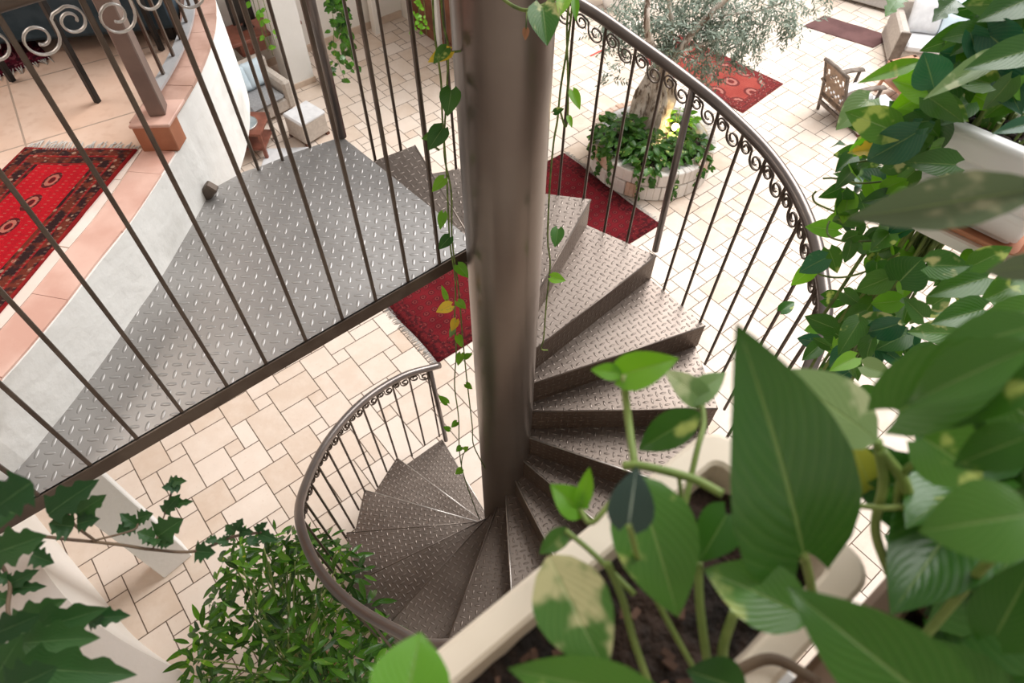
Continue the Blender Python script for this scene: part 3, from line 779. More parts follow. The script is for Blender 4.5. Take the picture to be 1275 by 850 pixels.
def cushion(label, c, ex, ey, ez, mat, group):
    g = G(); g.cushion(c, ex, ey, ez); o = g.build('cushion', mat, loc=c); return tag(o, label, 'cushion', group)
sr = gw(372, 137)                     # right front corner of the left sofa
fx = -(U3*.45 + V((-.55, -.1, 0))*-1).normalized() if False else None
sfx = (gw(322, 163) - sr); sfx = sfx.normalized(); sfy = V((-sfx.y, sfx.x, 0)); sfy = sfy if sfy.y > 0 else -sfy
WD = 1.25
sofa('grey two-seat sofa with beige arm in the lower lounge behind the stair bars', sr + sfx*WD, -sfx, sfy, WD, .62, m_beigefab, m_seat, .30, .44, .58, .12)
for k, (dx, lab) in enumerate(((.24, 'right pale blue cushion leaning beside the beige sofa arm'), (.50, 'left pale blue cushion on the grey lounge sofa'))):
    c = sr + sfx*dx + sfy*.40 + Z3*.46
    up = (Z3*.9 + sfy*.35).normalized()
    cushion(lab, c, sfx*.165, up*.165, up.cross(sfx)*.06, m_blue, 'pale blue cushions on the lounge sofa')
def pouffe(label, c0, c1, h, dp, group):
    """cube seat: c0-c1 = front floor edge"""
    c0, c1 = V(c0), V(c1); fx = (c1-c0)/2; fy = V((-fx.y, fx.x, 0)).normalized()*(dp/2); fy = fy if fy.y > 0 else -fy
    m_ = (c0+c1)/2 + fy; t = thing('pouffe', label, 'pouffe', m_, group)
    g = G(); g.obox(m_ + Z3*(h*.5), fx*.97, fy*.97, (0, 0, h*.5-.03), .015); g.build('body', m_beigefab, t)
    g = G(); g.obox(m_ + Z3*(h-.025), fx, fy, (0, 0, .025), .016); g.build('top_cushion', m_palegrey, t)
    for a_ in (-1, 1):
        for b_ in (-1, 1):
            g = G(); g.obox(m_ + fx*(.85*a_) + fy*(.85*b_) + Z3*.016, fx.normalized()*.022, fy.normalized()*.022, (0, 0, .016)); g.build('foot', m_darkwood, t)
    return t
pouffe('cube pouffe with white top beside the grey sofa and white pillar', gw(383, 184), gw(412, 166), .33, .36, 'cube pouffes')
pouffe('beige pouffe half hidden between gallery wall and landing', gw(262, 236), gw(298, 222), .36, .36, 'cube pouffes')
fm = [gw(326, 207), gw(332, 186), gw(384, 184), gw(380, 207)]
g = G(); g.prism([(p.x, p.y) for p in (fm[0], fm[3], fm[2], fm[1])], .0, .012); o = g.build('floor_mat', m_palegrey, loc=fm[0]); tag(o, 'plain white mat on the floor just past the far corner of the landing', 'mat')
# coffee table with round tray
q0, q1, q2 = gw(299, 197), gw(334, 198), gw(345, 176)
t = thing('coffee_table', 'red-brown wooden coffee table with open shelf in the lower lounge', 'table', q0)
ex = (q1-q0); ey = V((-ex.y, ex.x, 0)).normalized()*.42; ey = ey if ey.y > 0 else -ey; o_ = q0 - ex*.1; ex = ex*1.1
g = G(); g.obox(o_ + ex/2 + ey/2 + Z3*.345, ex*.53, ey*.53, (0, 0, .016), .005); g.build('tabletop', m_redwood, t)
g = G(); g.obox(o_ + ex/2 + ey/2 + Z3*.12, ex*.47, ey*.47, (0, 0, .012), .004); g.build('shelf', m_redwood, t)
for a_ in (.04, .96):
    for b_ in (.04, .96):
        g = G(); p = o_ + ex*a_ + ey*b_; g.bar(p, p+Z3*.33, .04, .04, ex, .004); g.build('leg', m_redwood, t)
tc = o_ + ex*.42 + ey*.42 + Z3*.362
t2 = thing('tray', 'round glass tray on the red-brown coffee table', 'tray', tc)
g = G(); r_ = g.lathe(tc, [(0.001, .002), (.13, .002), (.14, .014), (.145, .014), (.145, .0), (.001, 0)], 32); g.build('dish', m_glass, t2)
g = G(); g.lathe(tc, [(.149, .004), (.149, .018), (.143, .018)], 32); g.build('rim', m_edge, t2)
t2 = thing('lantern', 'small dark lantern ornament on the glass tray', 'ornament', tc + Z3*.016)
g = G(); g.lathe(tc + Z3*.016, [(.001, 0), (.05, 0), (.055, .012), (.04, .03), (.03, .05), (.04, .062), (.02, .075), (.001, .085)], 16); g.build('body', m_black, t2)
g = G()
for k in range(8): g.ell(tc + V((.05*math.cos(k*.785), .05*math.sin(k*.785), .052)), .012, .012, .009, 6, 4)
g.build('beads', m_darkwood, t2)
# desk with screens in the niche
dz = .70; k0 = gw(296, 64); k1 = gw(352, 40)
ex = d_*1.0; ey = W3
dl = wa + (wb-wa).normalized()*0
dp0 = B0 - d_*1.15; dc = dp0 - W3*.28     # desk centre near the wall, left of the pillar
t = thing('desk', 'dark red-brown desk against the cream wall behind the sofa', 'desk', dc)
g = G(); g.obox(dc + Z3*.70, d_*.75, W3*.24, (0, 0, .02), .004); g.build('desktop', m_redwood, t)
for s_ in (-.55, .05, .55):
    g = G(); g.obox(dc + d_*s_ + Z3*.60, d_*.17 if s_ else d_*.2, W3*.22, (0, 0, .08), .004); dwr = g.build('drawer', m_redwood, t)
    g = G(); g.ell(dc + d_*s_ - W3*.228 + Z3*.6, .016, .016, .016, 8, 6); g.build('knob', m_edge, dwr)
for a_ in (-.7, .7):
    for b_ in (-.2, .2):
        g = G(); p = dc + d_*a_ + W3*b_; g.bar(p, p + Z3*.69, .05, .05, d_, .004); g.build('leg', m_redwood, t)
for k, (sx, lab) in enumerate(((-.28, 'left black screen on the desk in the niche'), (.12, 'right black screen on the desk beside the pillar'))):
    p = dc + d_*sx + W3*.06 + Z3*.72
    t = thing('monitor', lab, 'screen', p, 'black screens on the desk')
    g = G(); g.obox(p + Z3*.27, d_*.15, W3*.012, (0, 0, .2), .004); g.build('screen', m_black, t)
    g = G(); g.obox(p + Z3*.045 + W3*.02, d_*.02, W3*.012, (0, 0, .045)); g.obox(p + Z3*.006, d_*.09, W3*.06, (0, 0, .006), .003); g.build('stand', m_black, t)
p = dc - d_*.52 - W3*.02 + Z3*.72; t = thing('storage_box', 'open orange wooden box on the left end of the desk', 'box', p)
g = G()
for s_ in (-1, 1): g.obox(p + d_*(.15*s_) + Z3*.14, d_*.008, W3*.12, (0, 0, .14)); g.obox(p + W3*(.12*s_) + Z3*.14, d_*.15, W3*.008, (0, 0, .14))
g.obox(p + Z3*.008, d_*.15, W3*.12, (0, 0, .008)); g.build('body', m_orangewood, t)
g = G(); g.obox(p + Z3*.15, d_*.145, W3*.115, (0, 0, .006)); g.build('divider', m_orangewood, t)
p = dc + d_*.52 + W3*.04 + Z3*.72; t = thing('flower_vase', 'small pot of red flowers on the right end of the desk', 'vase', p)
g = G(); g.lathe(p, [(.001, 0), (.035, 0), (.05, .05), (.04, .1), (.034, .1), (.03, .08), (.001, .078)], 16); g.build('pot', m_stone, t)
g = G()
for k in range(9): g.ell(p + V((random.uniform(-.05, .05), random.uniform(-.05, .05), .12+random.uniform(0, .05))), .024, .024, .02, 7, 5)
g.build('flowers', m_redtape, t)
p = dc - d_*.62 - W3*.36; t = thing('bar_stool', 'black slatted stool in front of the desk behind the blue cushions', 'stool', p)
g = G(); g.obox(p + Z3*.46, d_*.17, W3*.17, (0, 0, .016), .006); g.build('seat', m_black, t)
for a_ in (-.14, .14):
    for b_ in (-.14, .14):
        g = G(); q = p + d_*a_ + W3*b_; g.bar(q, q + Z3*.45, .028, .028, d_); g.build('leg', m_black, t)
for b_ in (-.14, .14):
    g = G(); g.bar(p + d_*-.14 + W3*b_ + Z3*.2, p + d_*.14 + W3*b_ + Z3*.2, .02); g.build('stretcher', m_black, t)
# ================================================================== GROUND: COURTYARD
c1_, c2_ = gw(545, 452), gw(790, 300); ed = (c2_-c1_).normalized(); c2_ = c1_ + ed*3.02; pn = V((-ed.y, ed.x, 0)); wd = 1.62
m_rug3 = rugmat('stair_rug', (.11, .007, .011), (.16, .011, .016), (.13, .012, .015), (.05, .008, .010), (.22, .05, .045), (c2_-c1_).length, wd, (30, 16), .16, .33)
rug('fringed_rug', 'long dark red rug lying under the spiral stairs', c1_, c2_, c2_+pn*wd, c1_+pn*wd, .012, m_rug3, [(c1_, c1_+pn*wd), (c2_, c2_+pn*wd)], .06, .012)
a0, a1, a2 = gw(925, 141), gw(975, 105), gw(868, 68); e1 = (a1-a0); e1n = V((-e1.y, e1.x, 0)).normalized(); LL = 1.75
m_rug4 = rugmat('court_rug', (.27, .045, .035), (.33, .065, .05), (.17, .022, .022), (.10, .02, .02), (.45, .24, .2), LL, e1.length, (5, 3), .16, .36)
rug('rug', 'salmon red patterned rug beyond the olive tree planter', a0, a0+e1n*LL, a1+e1n*LL, a1, .010, m_rug4)
a0, a1, a2 = gw(1000, 33), gw(1087, 60), gw(1112, 46); g_ = a0 + (a2-a1)
rug('runner', 'plain brown runner near the far grey seats', a0, a1, a2, g_, .009, m_runner, cat='runner')
p0, p1 = gw(735, 70), gw(754, 60.5); g = G(); g.obox((p0+p1)/2 + Z3*.003, (p1-p0)/2, V((-(p1-p0).y, (p1-p0).x, 0)).normalized()*.014, (0, 0, .003)); o = g.build('floor_strip', m_redtape, loc=(p0+p1)/2)
tag(o, 'thin red strip on the white paving left of the olive tree', 'strip')
# round stone planter
ms_ = Mat('mixed_stones', (.7, .6, .5), .85); tt_ = N(ms_.nt, ms_.attr('tint').outputs['Fac']); os_ = ms_.coord()
cs_ = ms_.mix(tt_.sm(.1, .9), (.62, .57, .53), (.80, .75, .70)); cs_ = ms_.mix(tt_.gt(.86), cs_, (.58, .38, .28)); cs_ = ms_.mix(ms_.noise(os_, 6., 4.).sm(.4, .7)*.4, cs_, (.84, .80, .75))
ms_.base(cs_); ms_.bump(ms_.noise(os_, 20., 4.), .008); m_stones = ms_.m
PC = V((1.64, 6.64, 0)); PR = .71; PH = .38
t = thing('tree_planter', 'low round planter of pale irregular stones around the olive tree', 'planter', PC)
g = G(); g.lathe(PC, [(PR-.02, 0), (PR-.02, PH-.02), (PR-.14, PH-.02), (PR-.14, .05)], 64); g.build('wall_core', m_mortar, t)
rnd = random.Random(3)
gs = G()
zz = 0.0
for row, hh in enumerate((.2, .18)):
    a_ = rnd.uniform(0, 20)
    end_ = a_ + 360
    while a_ < end_ - 4:
        w_ = min(rnd.uniform(13, 27), end_ - a_); gg = gs; tn = rnd.random(); f0_ = len(gs.f)
        am = R_(a_ + w_/2); er = V((math.cos(am), math.sin(am), 0)); et = V((-er.y, er.x, 0)); n_s = 3
        for k in range(n_s):
            b0_, b1_ = a_ + .5 + (w_-1)*k/n_s, a_ + .5 + (w_-1)*(k+1)/n_s
            am2 = R_((b0_+b1_)/2); er2 = V((math.cos(am2), math.sin(am2), 0)); et2 = V((-er2.y, er2.x, 0))
            gg.obox(PC + er2*(PR-.03) + Z3*(zz+hh/2), er2*(.045+.0), et2*(PR*R_(b1_-b0_)/2+.003), (0, 0, hh/2-.006), .010)
        for q in range(f0_, len(gs.f)): gs.tint[q] = tn
        a_ += w_
    zz += hh
gs.build('stones', m_stones, t)
g = G(); g.lathe(PC, [(PR-.145, PH-.09), (.3, PH-.05), (.001, PH-.04)], 40); g.build('soil', m_soil, t)
# olive tree
TB = PC + V((-.12, .10, PH-.07))
t = thing('olive_tree', 'grey-leaved olive tree with a gnarled pale trunk in the stone planter', 'tree', TB)
g = G(); rnd = random.Random(5); nt_ = 72; rings = []
prof = ((0, .27), (.06, .23), (.14, .21), (.24, .20), (.34, .195), (.44, .19), (.54, .165), (.62, .13), (.70, .095), (.76, .07))
lean = lambda h: V((.10*h + .05*math.sin(h*4), .28*h, 0))
for h, r in prof:
    ring = []
    for k in range(nt_):
        a_ = 2*math.pi*k/nt_; rr = r*(1 + .20*math.sin(5*a_ + 5*h) + .13*math.sin(9*a_ - 6*h) + .08*math.sin(14*a_+5*h) + .05*math.sin(23*a_-9*h))
        ring.append(g.vert(TB + lean(h) + V((rr*1.05*math.cos(a_), rr*.8*math.sin(a_), h))))
    rings.append(ring)
for r0, r1 in zip(rings, rings[1:]):
    for k in range(nt_): g.face([r0[k], r0[(k+1) % nt_], r1[(k+1) % nt_], r1[k]], smooth=True)
g.face(rings[-1])
trk = g.build('trunk', m_olivebark, t)
top = TB + lean(.70) + Z3*.70
def via(px, py, z): return at(px, py, z)
brs = [[top - Z3*.25, top + Z3*.1, via(806, 40, 1.75), via(808, -20, 2.15)],
       [top - Z3*.2 + V((.05, 0, 0)), via(846, 62, 1.45), via(880, 22, 1.75), via(920, -15, 2.05)],
       [top - Z3*.2, via(836, 45, 1.5), via(833, 0, 1.9), via(838, -40, 2.2)],
       [via(880, 22, 1.75), via(905, 18, 1.7), via(950, 12, 1.7), via(1010, -12, 1.9)],
       [via(846, 62, 1.45), via(895, 45, 1.55), via(900, 0, 1.8)]]
for k, b in enumerate(brs):
    g = G(); sp_ = spline(b, 6); r0 = (.055, .05, .035, .018, .02)[k]
    g.tube(sp_, [r0*(1-.6*i/len(sp_)) for i in range(len(sp_))], 8); g.build('branch', m_olivebark, t)
g = G(); rnd = random.Random(11)
def sprig(p, d, n, ln):
    d = V(d).normalized(); sd = d.cross(V((rnd.uniform(-1, 1), rnd.uniform(-1, 1), .6))).normalized()
    for i in range(n):
        q = p + d*(ln*i/n); s_ = 1 if i % 2 else -1
        dr = (d*.6 + sd*s_*.8 + V((rnd.uniform(-.3, .3), rnd.uniform(-.3, .3), rnd.uniform(-.3, .3)))).normalized()
        l = rnd.uniform(.045, .075)
        g.leaf(q, q + dr*l, V((rnd.uniform(-.5, .5), rnd.uniform(-.5, .5), 1)), l*.30, 'lance', .05, .1, nu=3, nv=1, tint=rnd.random())
blobs = [((795, 25), 1.75, .30, 46), ((850, 20), 1.7, .36, 70), ((905, 25), 1.65, .36, 66), ((880, 50), 1.45, .26, 44), ((930, 45), 1.45, .24, 30), ((772, 52), 1.4, .14, 10), ((820, 55), 1.45, .24, 40),
         ((762, 92), .98, .10, 5), ((960, 10), 1.75, .26, 30), ((880, 85), 1.1, .18, 16), ((985, 25), 1.6, .12, 12), ((900, -20), 1.9, .5, 50), ((830, -20), 1.95, .4, 40), ((1010, -5), 1.8, .2, 14), ((910, 75), 1.2, .15, 10), ((765, 30), 1.6, .2, 20)]
for (px, py), z_, sp_, n in blobs:
    c = at(px, py, z_)
    for i in range(int(n*1.75)):
        p = c + V((rnd.gauss(0, sp_*.55), rnd.gauss(0, sp_*.55), rnd.gauss(0, sp_*.4)))
        sprig(p, (rnd.uniform(-1, 1), rnd.uniform(-1, 1), rnd.uniform(-.9, .4)), 11, .20)
g.build('foliage', lf_olive, t)
# uplight in the planter
p = PC + V((.27, .10, PH-.08))
t = thing('spot_lamp', 'glowing garden spotlight among the planter leaves', 'lamp', p)
g = G(); g.tube([p, p + Z3*.10], .012, 8); g.build('spike', m_black, t)
hd = V((-.35, -.6, .75)).normalized(); g = G(); g.tube([p + Z3*.1 - hd*.05, p + Z3*.1 - hd*.03, p + Z3*.1 + hd*.055], [.03, .045, .05], 14); g.build('housing', m_black, t)
ml = Mat('lamp_lens', (1, .8, .5)); ml.b.inputs['Emission Color'].default_value = (1, .78, .42, 1); ml.b.inputs['Emission Strength'].default_value = 14
g = G(); g.ell(p + Z3*.1 + hd*.058, .045, .045, .02, 14, 8, hd.to_track_quat('Z', 'Y').to_matrix()); g.build('lens', ml.m, t)
l = bpy.data.lights.new('spot_lamp_light', 'POINT'); l.energy = 5; l.color = (1, .72, .35); l.shadow_soft_size = .03
o = bpy.data.objects.new('spot_lamp_light', l); C.objects.link(o); o.location = p + Z3*.1 + hd*.16
# plants in the planter: three leafy clumps and trailing strands
def pothos_clump(label, c, rad, n, hgt, seed, size=(.075, .12), trail=(), group=None, name='pothos', mat=None, stem_n=14):
    rnd = random.Random(seed); c = V(c); t = thing(name, label, 'plant', c, group); g = G(); gs = G()
    for i in range(n):
        a_ = rnd.uniform(0, 6.283); r = rad*math.sqrt(rnd.random()); z = rnd.uniform(.03, 1)**.8*hgt*(1-.5*(r/rad)**2)
        p = c + V((r*math.cos(a_), r*math.sin(a_), z)); d = V((math.cos(a_ + rnd.uniform(-.9, .9)), math.sin(a_ + rnd.uniform(-.9, .9)), rnd.uniform(-.5, .35)))
        l = rnd.uniform(*size); g.leaf(p, p + d.normalized()*l, (rnd.uniform(-.4, .4), rnd.uniform(-.6, .2), 1), l*.72, 'heart', .15, .15, nu=5, nv=2, tint=rnd.random())
        if i < stem_n: gs.tube([c + V((r*.4*math.cos(a_), r*.4*math.sin(a_), -.01)), c + V((r*.8*math.cos(a_), r*.8*math.sin(a_), z*.7)), p], [.005, .004, .003], 5)
    for (q, dn, k) in trail:
        q = V(q); pts = [q + V((rnd.uniform(-.02, .02), rnd.uniform(-.02, .02), -dn*i/8)) for i in range(9)]
        pts = [c + (q-c)*.6 + Z3*.06, q + Z3*.03] + pts[1:]
        gs.tube(pts, .0035, 5)
        for i in range(k):
            p = q + V((rnd.uniform(-.03, .03), rnd.uniform(-.03, .0), -dn*rnd.random())); d = V((rnd.uniform(-1, 1), rnd.uniform(-1, -.1), rnd.uniform(-.9, .1))).normalized(); l = rnd.uniform(.04, .065)
            g.leaf(p, p + d*l, (rnd.uniform(-.3, .3), -1, .6), l*.75, 'heart', .12, .15, nu=4, nv=2, tint=rnd.random())
    g.build('foliage', mat or lf_pothos, t); gs.build('stems', m_vine, t); return t
def rimp(a_, z=PH): return PC + V((math.cos(R_(a_))*(PR+.02), math.sin(R_(a_))*(PR+.02), z))
def pin(a_, r, z=.03): return PC + V((math.cos(R_(a_))*r, math.sin(R_(a_))*r, PH-.09+z))
GRP = 'pothos in the stone planter'
pothos_clump('leafy pothos on the left side of the stone planter', pin(198, .44), .30, 230, .40, 1, (.07, .12), [(rimp(207), .30, 16), (rimp(195), .18, 14), (rimp(222), .3, 12), (rimp(182), .2, 14)], GRP)
pothos_clump('leafy pothos below the olive trunk in the stone planter', pin(258, .42), .32, 220, .32, 2, (.07, .11), [(rimp(252), .36, 20), (rimp(262), .16, 12), (rimp(285), .34, 14)], GRP)
pothos_clump('sparser pothos in front of the glowing lamp', pin(325, .46), .24, 130, .26, 3, (.06, .1), [(rimp(310), .24, 12), (rimp(328), .2, 10)], GRP)
pothos_clump('yellow lit pothos behind the glowing lamp', pin(25, .34), .20, 60, .30, 4, (.06, .1), [], GRP, mat=lf_bright)
# armchair with pierced wooden back
f0, f1 = gw(1016, 139), gw(1035, 157)
cx = (f1-f0).normalized(); cy = V((-cx.y, cx.x, 0)); cy = cy if cy.x > 0 else -cy       # cy points to the chair's front
t = thing('armchair', 'weathered wooden armchair with a pierced back and white seat pad', 'armchair', (f0+f1)/2)
cw = .42; mc = (f0+f1)/2
def P(x, y, z): return mc + cx*x + cy*y + Z3*z
backrest = lambda z: -.02 - .16*max(0, z-.28)**1.3 + .03*math.sin(z*3)
for s_ in (-1, 1):
    g = G(); g.tube([P(s_*cw/2, .06, 0), P(s_*cw/2, .03, .15), P(s_*cw/2, .0, .3), P(s_*cw/2, -.05, .5), P(s_*cw/2, -.14, .74)], .022, 6); g.build('back_post', m_greywood, t)
    g = G(); g.tube([P(s_*cw/2, .50, 0), P(s_*cw/2, .50, .46)], .022, 6); g.build('front_leg', m_greywood, t)
    g = G(); g.tube([P(s_*cw/2, -.06, .44), P(s_*cw/2, .1, .49), P(s_*cw/2, .35, .49), P(s_*cw/2, .54, .465)], .022, 6, flat=cx); g.build('armrest', m_greywood, t)
g = G(); g.tube([P(-cw/2-.02, -.14, .73), P(0, -.16, .76), P(cw/2+.02, -.14, .73)], .024, 6); g.build('top_rail', m_greywood, t)
g = G(); nr, nc = 13, 9
for i in range(nr):
    for j in range(nc):
        if (i in (3, 4, 8, 9) and j % 2 == i % 2) or (i in (2, 10) and j % 3 == 1): continue
        z0, z1 = .22 + .5*i/nr, .22 + .5*(i+1)/nr; x0, x1 = -cw/2 + cw*j/nc, -cw/2 + cw*(j+1)/nc
        yy = lambda z: .0 - .05*max(0, (z-.3)/.2) if z < .5 else -.05 - .09*(z-.5)/.24
        for dy in (-.006, .006):
            g.poly([P(x0, yy(z0)+dy, z0), P(x1, yy(z0)+dy, z0), P(x1, yy(z1)+dy, z1), P(x0, yy(z1)+dy, z1)])
        g.poly([P(x0, yy(z0)-.006, z0), P(x0, yy(z0)+.006, z0), P(x0, yy(z1)+.006, z1), P(x0, yy(z1)-.006, z1)]); g.poly([P(x1, yy(z0)-.006, z0), P(x1, yy(z0)+.006, z0), P(x1, yy(z1)+.006, z1), P(x1, yy(z1)-.006, z1)])
        g.poly([P(x0, yy(z1)-.006, z1), P(x1, yy(z1)-.006, z1), P(x1, yy(z1)+.006, z1), P(x0, yy(z1)+.006, z1)])
g.build('pierced_panel', noisy('tan_carved_wood', (.24, .165, .115), (.32, .23, .165), 14, .7), t)
for z_ in (.13, .26):
    g = G(); g.bar(P(-cw/2, .03 if z_ < .2 else .005, z_), P(cw/2, .03 if z_ < .2 else .005, z_), .022, .05); g.build('rail', m_greywood, t)
g = G(); g.obox(P(0, .26, .24), cx*(cw/2), cy*.25, (0, 0, .022), .006); g.build('seat_frame', m_greywood, t)
g = G(); g.obox(P(0, .27, .30), cx*(cw/2-.025), cy*.235, (0, 0, .04), .03); g.build('seat_pad', m_palegrey, t)
# pouffe in front of the armchair
pouffe('white topped pouffe with beige sides beside the wooden armchair', gw(1066, 172), gw(1112, 163), .30, .38, 'cube pouffes')
# small table with glass top
tp = at(1136, 84, .42)
t = thing('side_table', 'reddish wooden side table with glass inlay beside the far sofa', 'table', (tp.x, tp.y, 0))
for a_, b_ in ((-1, -1), (1, -1), (1, 1), (-1, 1)):
    p = V((tp.x, tp.y, 0)) + cx*(.2*a_) + cy*(.2*b_); g = G(); g.bar(p, p - cx*(.03*a_) - cy*(.03*b_) + Z3*.40, .045, .03, cx, .004); g.build('leg', m_tablewood, t)
for a_, b_, e in ((0, -1, cx), (0, 1, cx), (-1, 0, cy), (1, 0, cy)):
    g = G(); c = tp + cx*(.19*a_) + cy*(.19*b_); g.obox(c, e*.215, (cy if e is cx else cx)*.03, (0, 0, .018), .004); g.build('top_frame', m_tablewood, t)
g = G(); g.obox(tp + Z3*.002, cx*.165, cy*.165, (0, 0, .006)); g.build('glass', m_glass, t)
g = G(); g.obox(V((tp.x, tp.y, .17)), cx*.18, cy*.18, (0, 0, .012)); g.build('shelf', m_tablewood, t)
# right sofa: its arm shows at (1100..1130, 40..80)
fl = gw(1102, 82); e_f = (U3*-.2 + W3*-1.0).normalized(); ef = (gw(1186, 92) - fl).normalized(); eb = V((-ef.y, ef.x, 0)); eb = eb if eb.y > 0 else -eb
sofa('pale grey sofa with wooden arm front at the upper right', fl, ef, eb, 1.9, .78, m_beigefab, m_palegrey, .34, .50, .66, .13, None, m_greywood)
for k, (dx, dy, ti, mt, lab, rz) in enumerate(((.36, .42, .5, m_palegrey, 'large pale grey cushion nearest the wooden sofa arm', .23), (.72, .34, .55, m_blue, 'small pale blue cushion lying beside the grey cushion', .17), (.86, .48, .4, m_blue, 'pale blue cushion further back on the pale grey sofa', .23))):
    c = fl + ef*dx + eb*dy + Z3*(.34 + rz*.92); up = (Z3 + eb*ti).normalized()
    cushion(lab, c, ef*rz, up*rz, up.cross(ef)*.07, mt, 'cushions on the pale grey sofa')
fl2 = gw(1045, 2); ef2 = (gw(1128, 25)-gw(1045, 2)).normalized(); eb2 = V((-ef2.y, ef2.x, 0)); eb2 = eb2 if eb2.y > 0 else -eb2
sofa('long low grey bench sofa beyond the brown runner', fl2 - ef2*.25, ef2, eb2, 1.7, .7, m_sofa, m_sofa, .30, .36, .5, .1)
# garden chair and white pot at the top
p = gw(742, 2); t = thing('garden_chair', 'white slatted garden chair at the top beside the handrail', 'chair', p)
g = G(); g.obox(p + Z3*.36, (.19, 0, 0), (0, .19, 0), (0, 0, .015), .005); g.build('seat', m_pot, t)
for a_ in (-.17, .17):
    for b_ in (-.17, .17):
        g = G(); g.bar(p + V((a_, b_, 0)), p + V((a_, b_, .36)), .025); g.build('leg', m_pot, t)
for k in range(5):
    g = G(); g.bar(p + V((-.16+.08*k, .18, .36)), p + V((-.16+.08*k, .22, .72)), .03, .012); g.build('back_slat', m_pot, t)
g = G(); g.bar(p + V((-.19, .22, .72)), p + V((.19, .22, .72)), .03); g.build('top_rail', m_pot, t)
p = gw(765, 8); t = thing('plant_tub', 'rounded white tub behind the olive branches', 'tub', p)
g = G(); g.lathe(p, [(.001, 0), (.16, 0), (.24, .2), (.25, .42), (.27, .45), (.24, .45), (.22, .38), (.001, .36)], 28); g.build('tub', m_pot, t)
g = G(); g.lathe(p + Z3*.365, [(.22, 0), (.001, .01)], 20); g.build('soil', m_soil, t)
# ================================================================== NEAR PLANTS
def zrow(xy, py):                          # height of the vertical line xy that is seen in pixel row py
    lo, hi = -1., 5.1
    for _ in range(40):
        md = (lo+hi)/2; v = V((xy.x, xy.y, md-H)); c = [v.dot(r) for r in CAMR]; y = 425 + F*c[1]/c[2]
        if c[2] > 0 and y > py: lo = md
        else: hi = md
    return (lo+hi)/2
def depth_of(p): return (p - V((0, 0, H))).dot(CAMR[2])
def on_line(xy, px, py):
    p = V((xy.x, xy.y, zrow(xy, py))); return deep(px, py, depth_of(p))
def toward(p): return (V((0, 0, H)) - p).normalized()
def px_leaf(g, b, t, wpx, d0, d1=None, kind='heart', fold=.18, droop=.12, tilt=(0, 0, 0), **k):
    """leaf from base pixel b to tip pixel t, seen width wpx, depths d0 (base) and d1 (tip)"""
    d1 = d0 if d1 is None else d1; P, Q = deep(*b, d0), deep(*t, d1); n = toward((P+Q)/2) + V(tilt)
    cosn = max(.35, abs(n.normalized().dot(toward((P+Q)/2))))
    g.leaf(P, Q, n, wpx*(d0+d1)/2/F/cosn, kind, fold, droop, **k)
# --- vines beside the column -----------------------------------------------------------------
def vine(name, label, xy, runs, leaves, group=None, r=.0032):
    base = on_line(xy, *runs[0][0]); t = thing(name, label, 'plant', base, group)
    for rn in runs:
        g = G(); g.tube(spline([on_line(xy, *p) for p in rn], 5), r, 6); g.build('stem', m_vine, t)
    for (b, tp, w_, mt) in leaves:
        g = G(); d0 = depth_of(on_line(xy, *b)) - .02
        px_leaf(g, b, tp, w_, d0, d0 - .015, tilt=(0, 0, .5), nu=8, nv=3); g.build('leaf', mt, t)
    return t
xa = pol(-158, .235, 0)
vine('hanging_pothos', 'long pothos vine hanging down the left side of the bronze column', xa,
     [[(538, -20), (541, 40), (549, 100), (551, 150), (556, 215), (560, 300), (567, 350), (566, 400), (568, 440), (566, 480), (571, 520), (572, 560), (577, 590), (590, 628), (597, 646)],
      [(548, -20), (552, 30), (558, 60), (556, 120), (553, 190), (562, 240), (563, 300), (571, 360), (576, 420), (581, 470), (588, 530), (590, 555), (606, 586)],
      [(590, -20), (583, 50), (577, 62), (560, 65)], [(547, 187), (538, 180)], [(590, 555), (577, 565), (574, 585)]],
     [((560, 64), (533, 76), 17, lf_yellow), ((556, 60), (540, 78), 16, lf_pothos), ((562, 112), (557, 143), 26, lf_big), ((551, 160), (533, 186), 24, lf_big), ((549, 168), (525, 172), 16, lf_pothos),
      ((553, 222), (538, 238), 14, lf_bright), ((552, 265), (548, 285), 12, lf_bright), ((560, 295), (546, 310), 15, lf_pothos), ((570, 330), (583, 345), 15, lf_bright), ((556, 372), (550, 355), 7, lf_bright),
      ((562, 380), (543, 388), 15, lf_yellow), ((570, 375), (580, 384), 11, lf_bright), ((568, 398), (562, 412), 11, lf_yellow), ((570, 418), (575, 432), 10, lf_bright), ((565, 408), (560, 420), 8, lf_pale), ((574, 440), (570, 455), 10, lf_bright),
      ((578, 445), (588, 440), 8, lf_bright), ((557, 502), (546, 492), 9, lf_bright), ((580, 478), (588, 484), 8, lf_bright), ((569, 525), (562, 532), 8, lf_bright), ((560, 535), (552, 531), 7, lf_bright), ((574, 556), (568, 562), 8, lf_bright), ((578, 560), (583, 556), 7, lf_bright), ((575, 584), (567, 590), 9, lf_bright)],
     'pothos vines beside the column')
xb = pol(-42, .20, 0)
vine('hanging_pothos', 'thin pothos vine hanging down the right side of the bronze column', xb,
     [[(716, -20), (706, 60), (698, 110), (694, 150), (689, 180), (684, 240), (682, 300), (685, 330), (680, 380), (677, 420), (674, 434), (682, 436)],
      [(712, -20), (706, 30), (707, 90), (707, 140), (704, 158), (698, 140)]],
     [((695, 285), (691, 307), 17, lf_varieg), ((686, 345), (704, 349), 14, lf_bright), ((713, 113), (722, 135), 13, lf_bright), ((690, 140), (702, 135), 9, lf_pothos), ((708, 145), (712, 158), 7, lf_bright), ((716, 0), (717, 24), 10, lf_bright)],
     'pothos vines beside the column')
